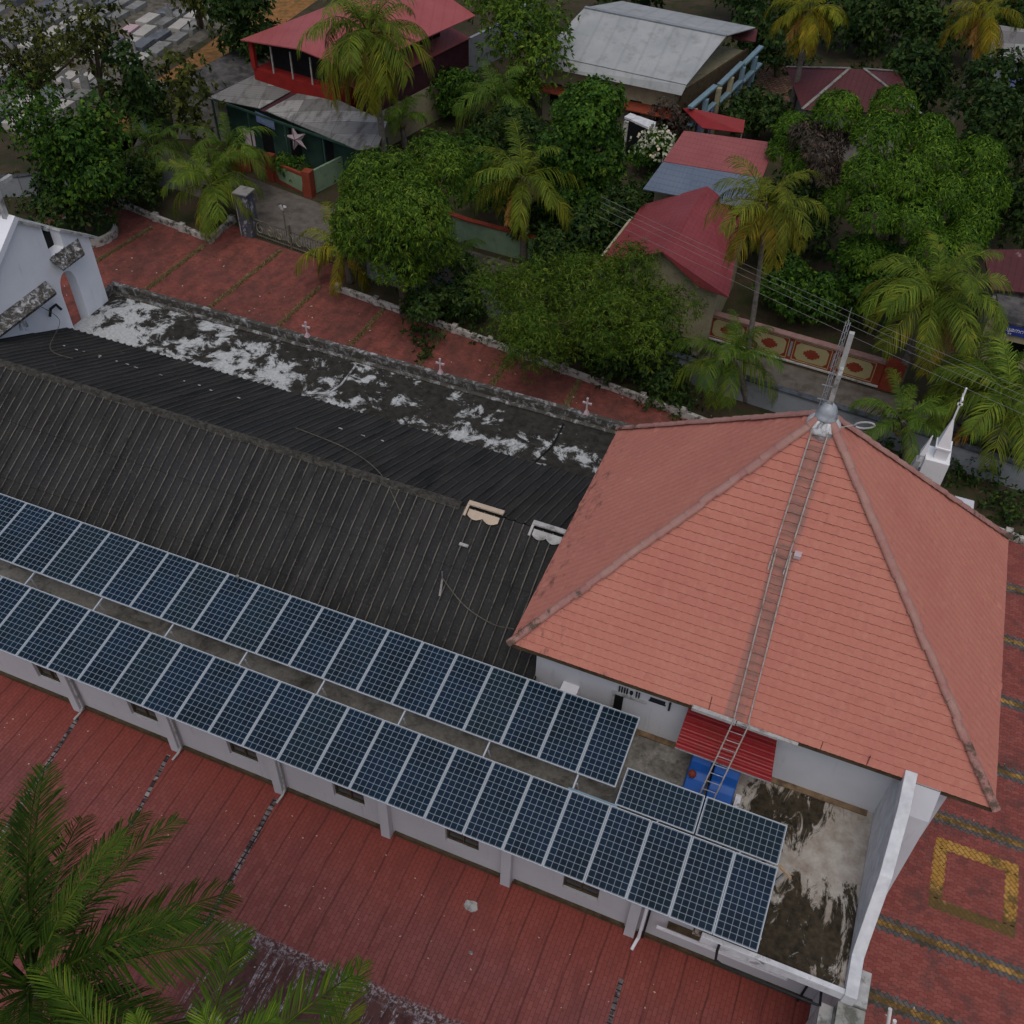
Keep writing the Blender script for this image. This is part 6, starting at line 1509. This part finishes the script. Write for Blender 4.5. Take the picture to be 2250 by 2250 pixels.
dark('green shrubbery right of the pale blue gable', 1660, 240, 2.2, 1.9, 1.6, 9, .8, 5500, 106, 'dark_leaf', .28, 1660, 290, jitter=.2, shell=(.5, 1.05), aspect=.45, name='shrub', cat='shrub')
dark('dense dark growth between the middle palm and the crimson roof', 1330, 500, 2.0, 2.6, 1.9, 12, .95, 9000, 107, 'dark_leaf', .28, 1330, 560, jitter=.2, shell=(.5, 1.05), aspect=.4, name='shrub', cat='shrub')
dark('dark undergrowth beneath the bright leafy tree by the kerb', 960, 640, 1.2, 2.8, .9, 12, .7, 7000, 108, 'dark_leaf', .24, 960, 680, jitter=.15, shell=(.5, 1.05), aspect=.4, name='shrub', cat='shrub')
dark('dark undergrowth beneath the feathery tree by the kerb', 1380, 800, .9, 3.6, .8, 12, .7, 7000, 109, 'dark_leaf', .24, 1380, 830, jitter=.15, shell=(.5, 1.05), aspect=.4, name='shrub', cat='shrub')
dark('hedge of dark bushes along the roadside wall in the middle', 1200, 480, 1.6, 2.2, 1.3, 9, .8, 6000, 110, 'dark_leaf', .26, 1200, 520, jitter=.15, shell=(.5, 1.05), aspect=.4, name='shrub', cat='shrub')
t = dark('bush speckled with white blossom beside the rose metal roof', 1440, 330, 1.6, 1.4, 1.2, 8, .65, 4200, 111, 'jack', .22, 1440, 365, jitter=.1, shell=(.5, 1.05), aspect=.5, name='flowering_bush', cat='bush')
c = at(1440, 330, 1.6); lobes_crown('blossom', [(c.x-t.location.x, c.y-t.location.y, 1.75, 1.15)], 420, .2, M['flower_leaf'], t, 112, aspect=.7, droop=.2, cluster=3, bottom=-.1, jitter=.15)
dark('reddish flowering shrub behind the rose metal roof', 1470, 270, 1.8, 1.5, 1.0, 7, .6, 2600, 113, 'dead_leaf', .22, 1470, 300, jitter=.2, shell=(.4, 1.1), aspect=.4, name='flowering_bush', cat='bush')
dark('small bush in the terracotta walled flower bed under the star', 640, 360, 1.0, .9, .5, 6, .4, 1800, 114, 'jack', .18, 645, 385, jitter=.08, shell=(.5, 1.05), aspect=.4, name='bush', cat='bush')
dark('bush at the left of the laterite path among graves', 330, 230, 1.6, 1.7, 1.2, 8, .7, 3600, 115, 'dark_leaf', .28, 335, 270, jitter=.2, shell=(.4, 1.1), aspect=.5, name='bush', cat='bush')
for k, (x, y, z, rr, n_, nm) in enumerate(((1060, 400, 2.0, 2.0, 9, 'dark shrubs left of the slim pale trunk, above the roadside wall'), (1120, 300, 2.2, 2.2, 9, 'dark shrubs between the two middle palms'), (1000, 340, 1.6, 1.8, 8, 'shrubs behind the crown of the bright leafy tree'), (1210, 560, 1.6, 1.6, 8, 'dark shrub right of the slim pale trunk by the feathery tree'), (1000, 200, 2.0, 1.8, 8, 'shrubs along the long grey wall'))):
    dark(nm, x, y, z, rr, 1.4, n_, .8, 5200, 120+k, 'dark_leaf' if k % 2 else 'jack', .24, name='shrub', cat='shrub', jitter=.18, shell=(.5, 1.05), aspect=.4, bx=x, by=y+25)
# undergrowth that reads as one mass
rng = np.random.default_rng(77)
poly_c = [(at(950, 720, 0), 3.), (at(1150, 700, 0), 3.), (at(1450, 840, 0), 2.5), (at(1050, 640, 0), 3.), (at(1300, 560, 0), 3.), (at(1850, 600, 0), 4.), (at(1750, 480, 0), 3.), (at(2150, 450, 0), 3.), (at(1700, 180, 0), 4.), (at(2000, 180, 0), 5.), (at(2150, 1080, 0), 2.2), (at(2050, 1000, 0), 2.), (at(220, 400, 0), 3.), (at(100, 420, 0), 3.), (at(1100, 280, 0), 4.), (at(1450, 430, 0), 2.), (at(1250, 130, 0), 3.)]
lobes = []
for c, r_ in poly_c:
    for k in range(9): a = rng.uniform(0, 6.28); d_ = r_*math.sqrt(rng.random()); lobes.append((c.x+d_*math.cos(a), c.y+d_*math.sin(a), rng.uniform(-.1, .25), rng.uniform(.35, .8)))
o = lobes_crown('undergrowth', lobes, 42000, .22, M['dark_leaf'], None, 78, aspect=.4, droop=.2, bottom=0, jitter=.2)
tag(o, 'low dark green weeds and ferns covering the soil under the trees', 'undergrowth', kind='stuff')
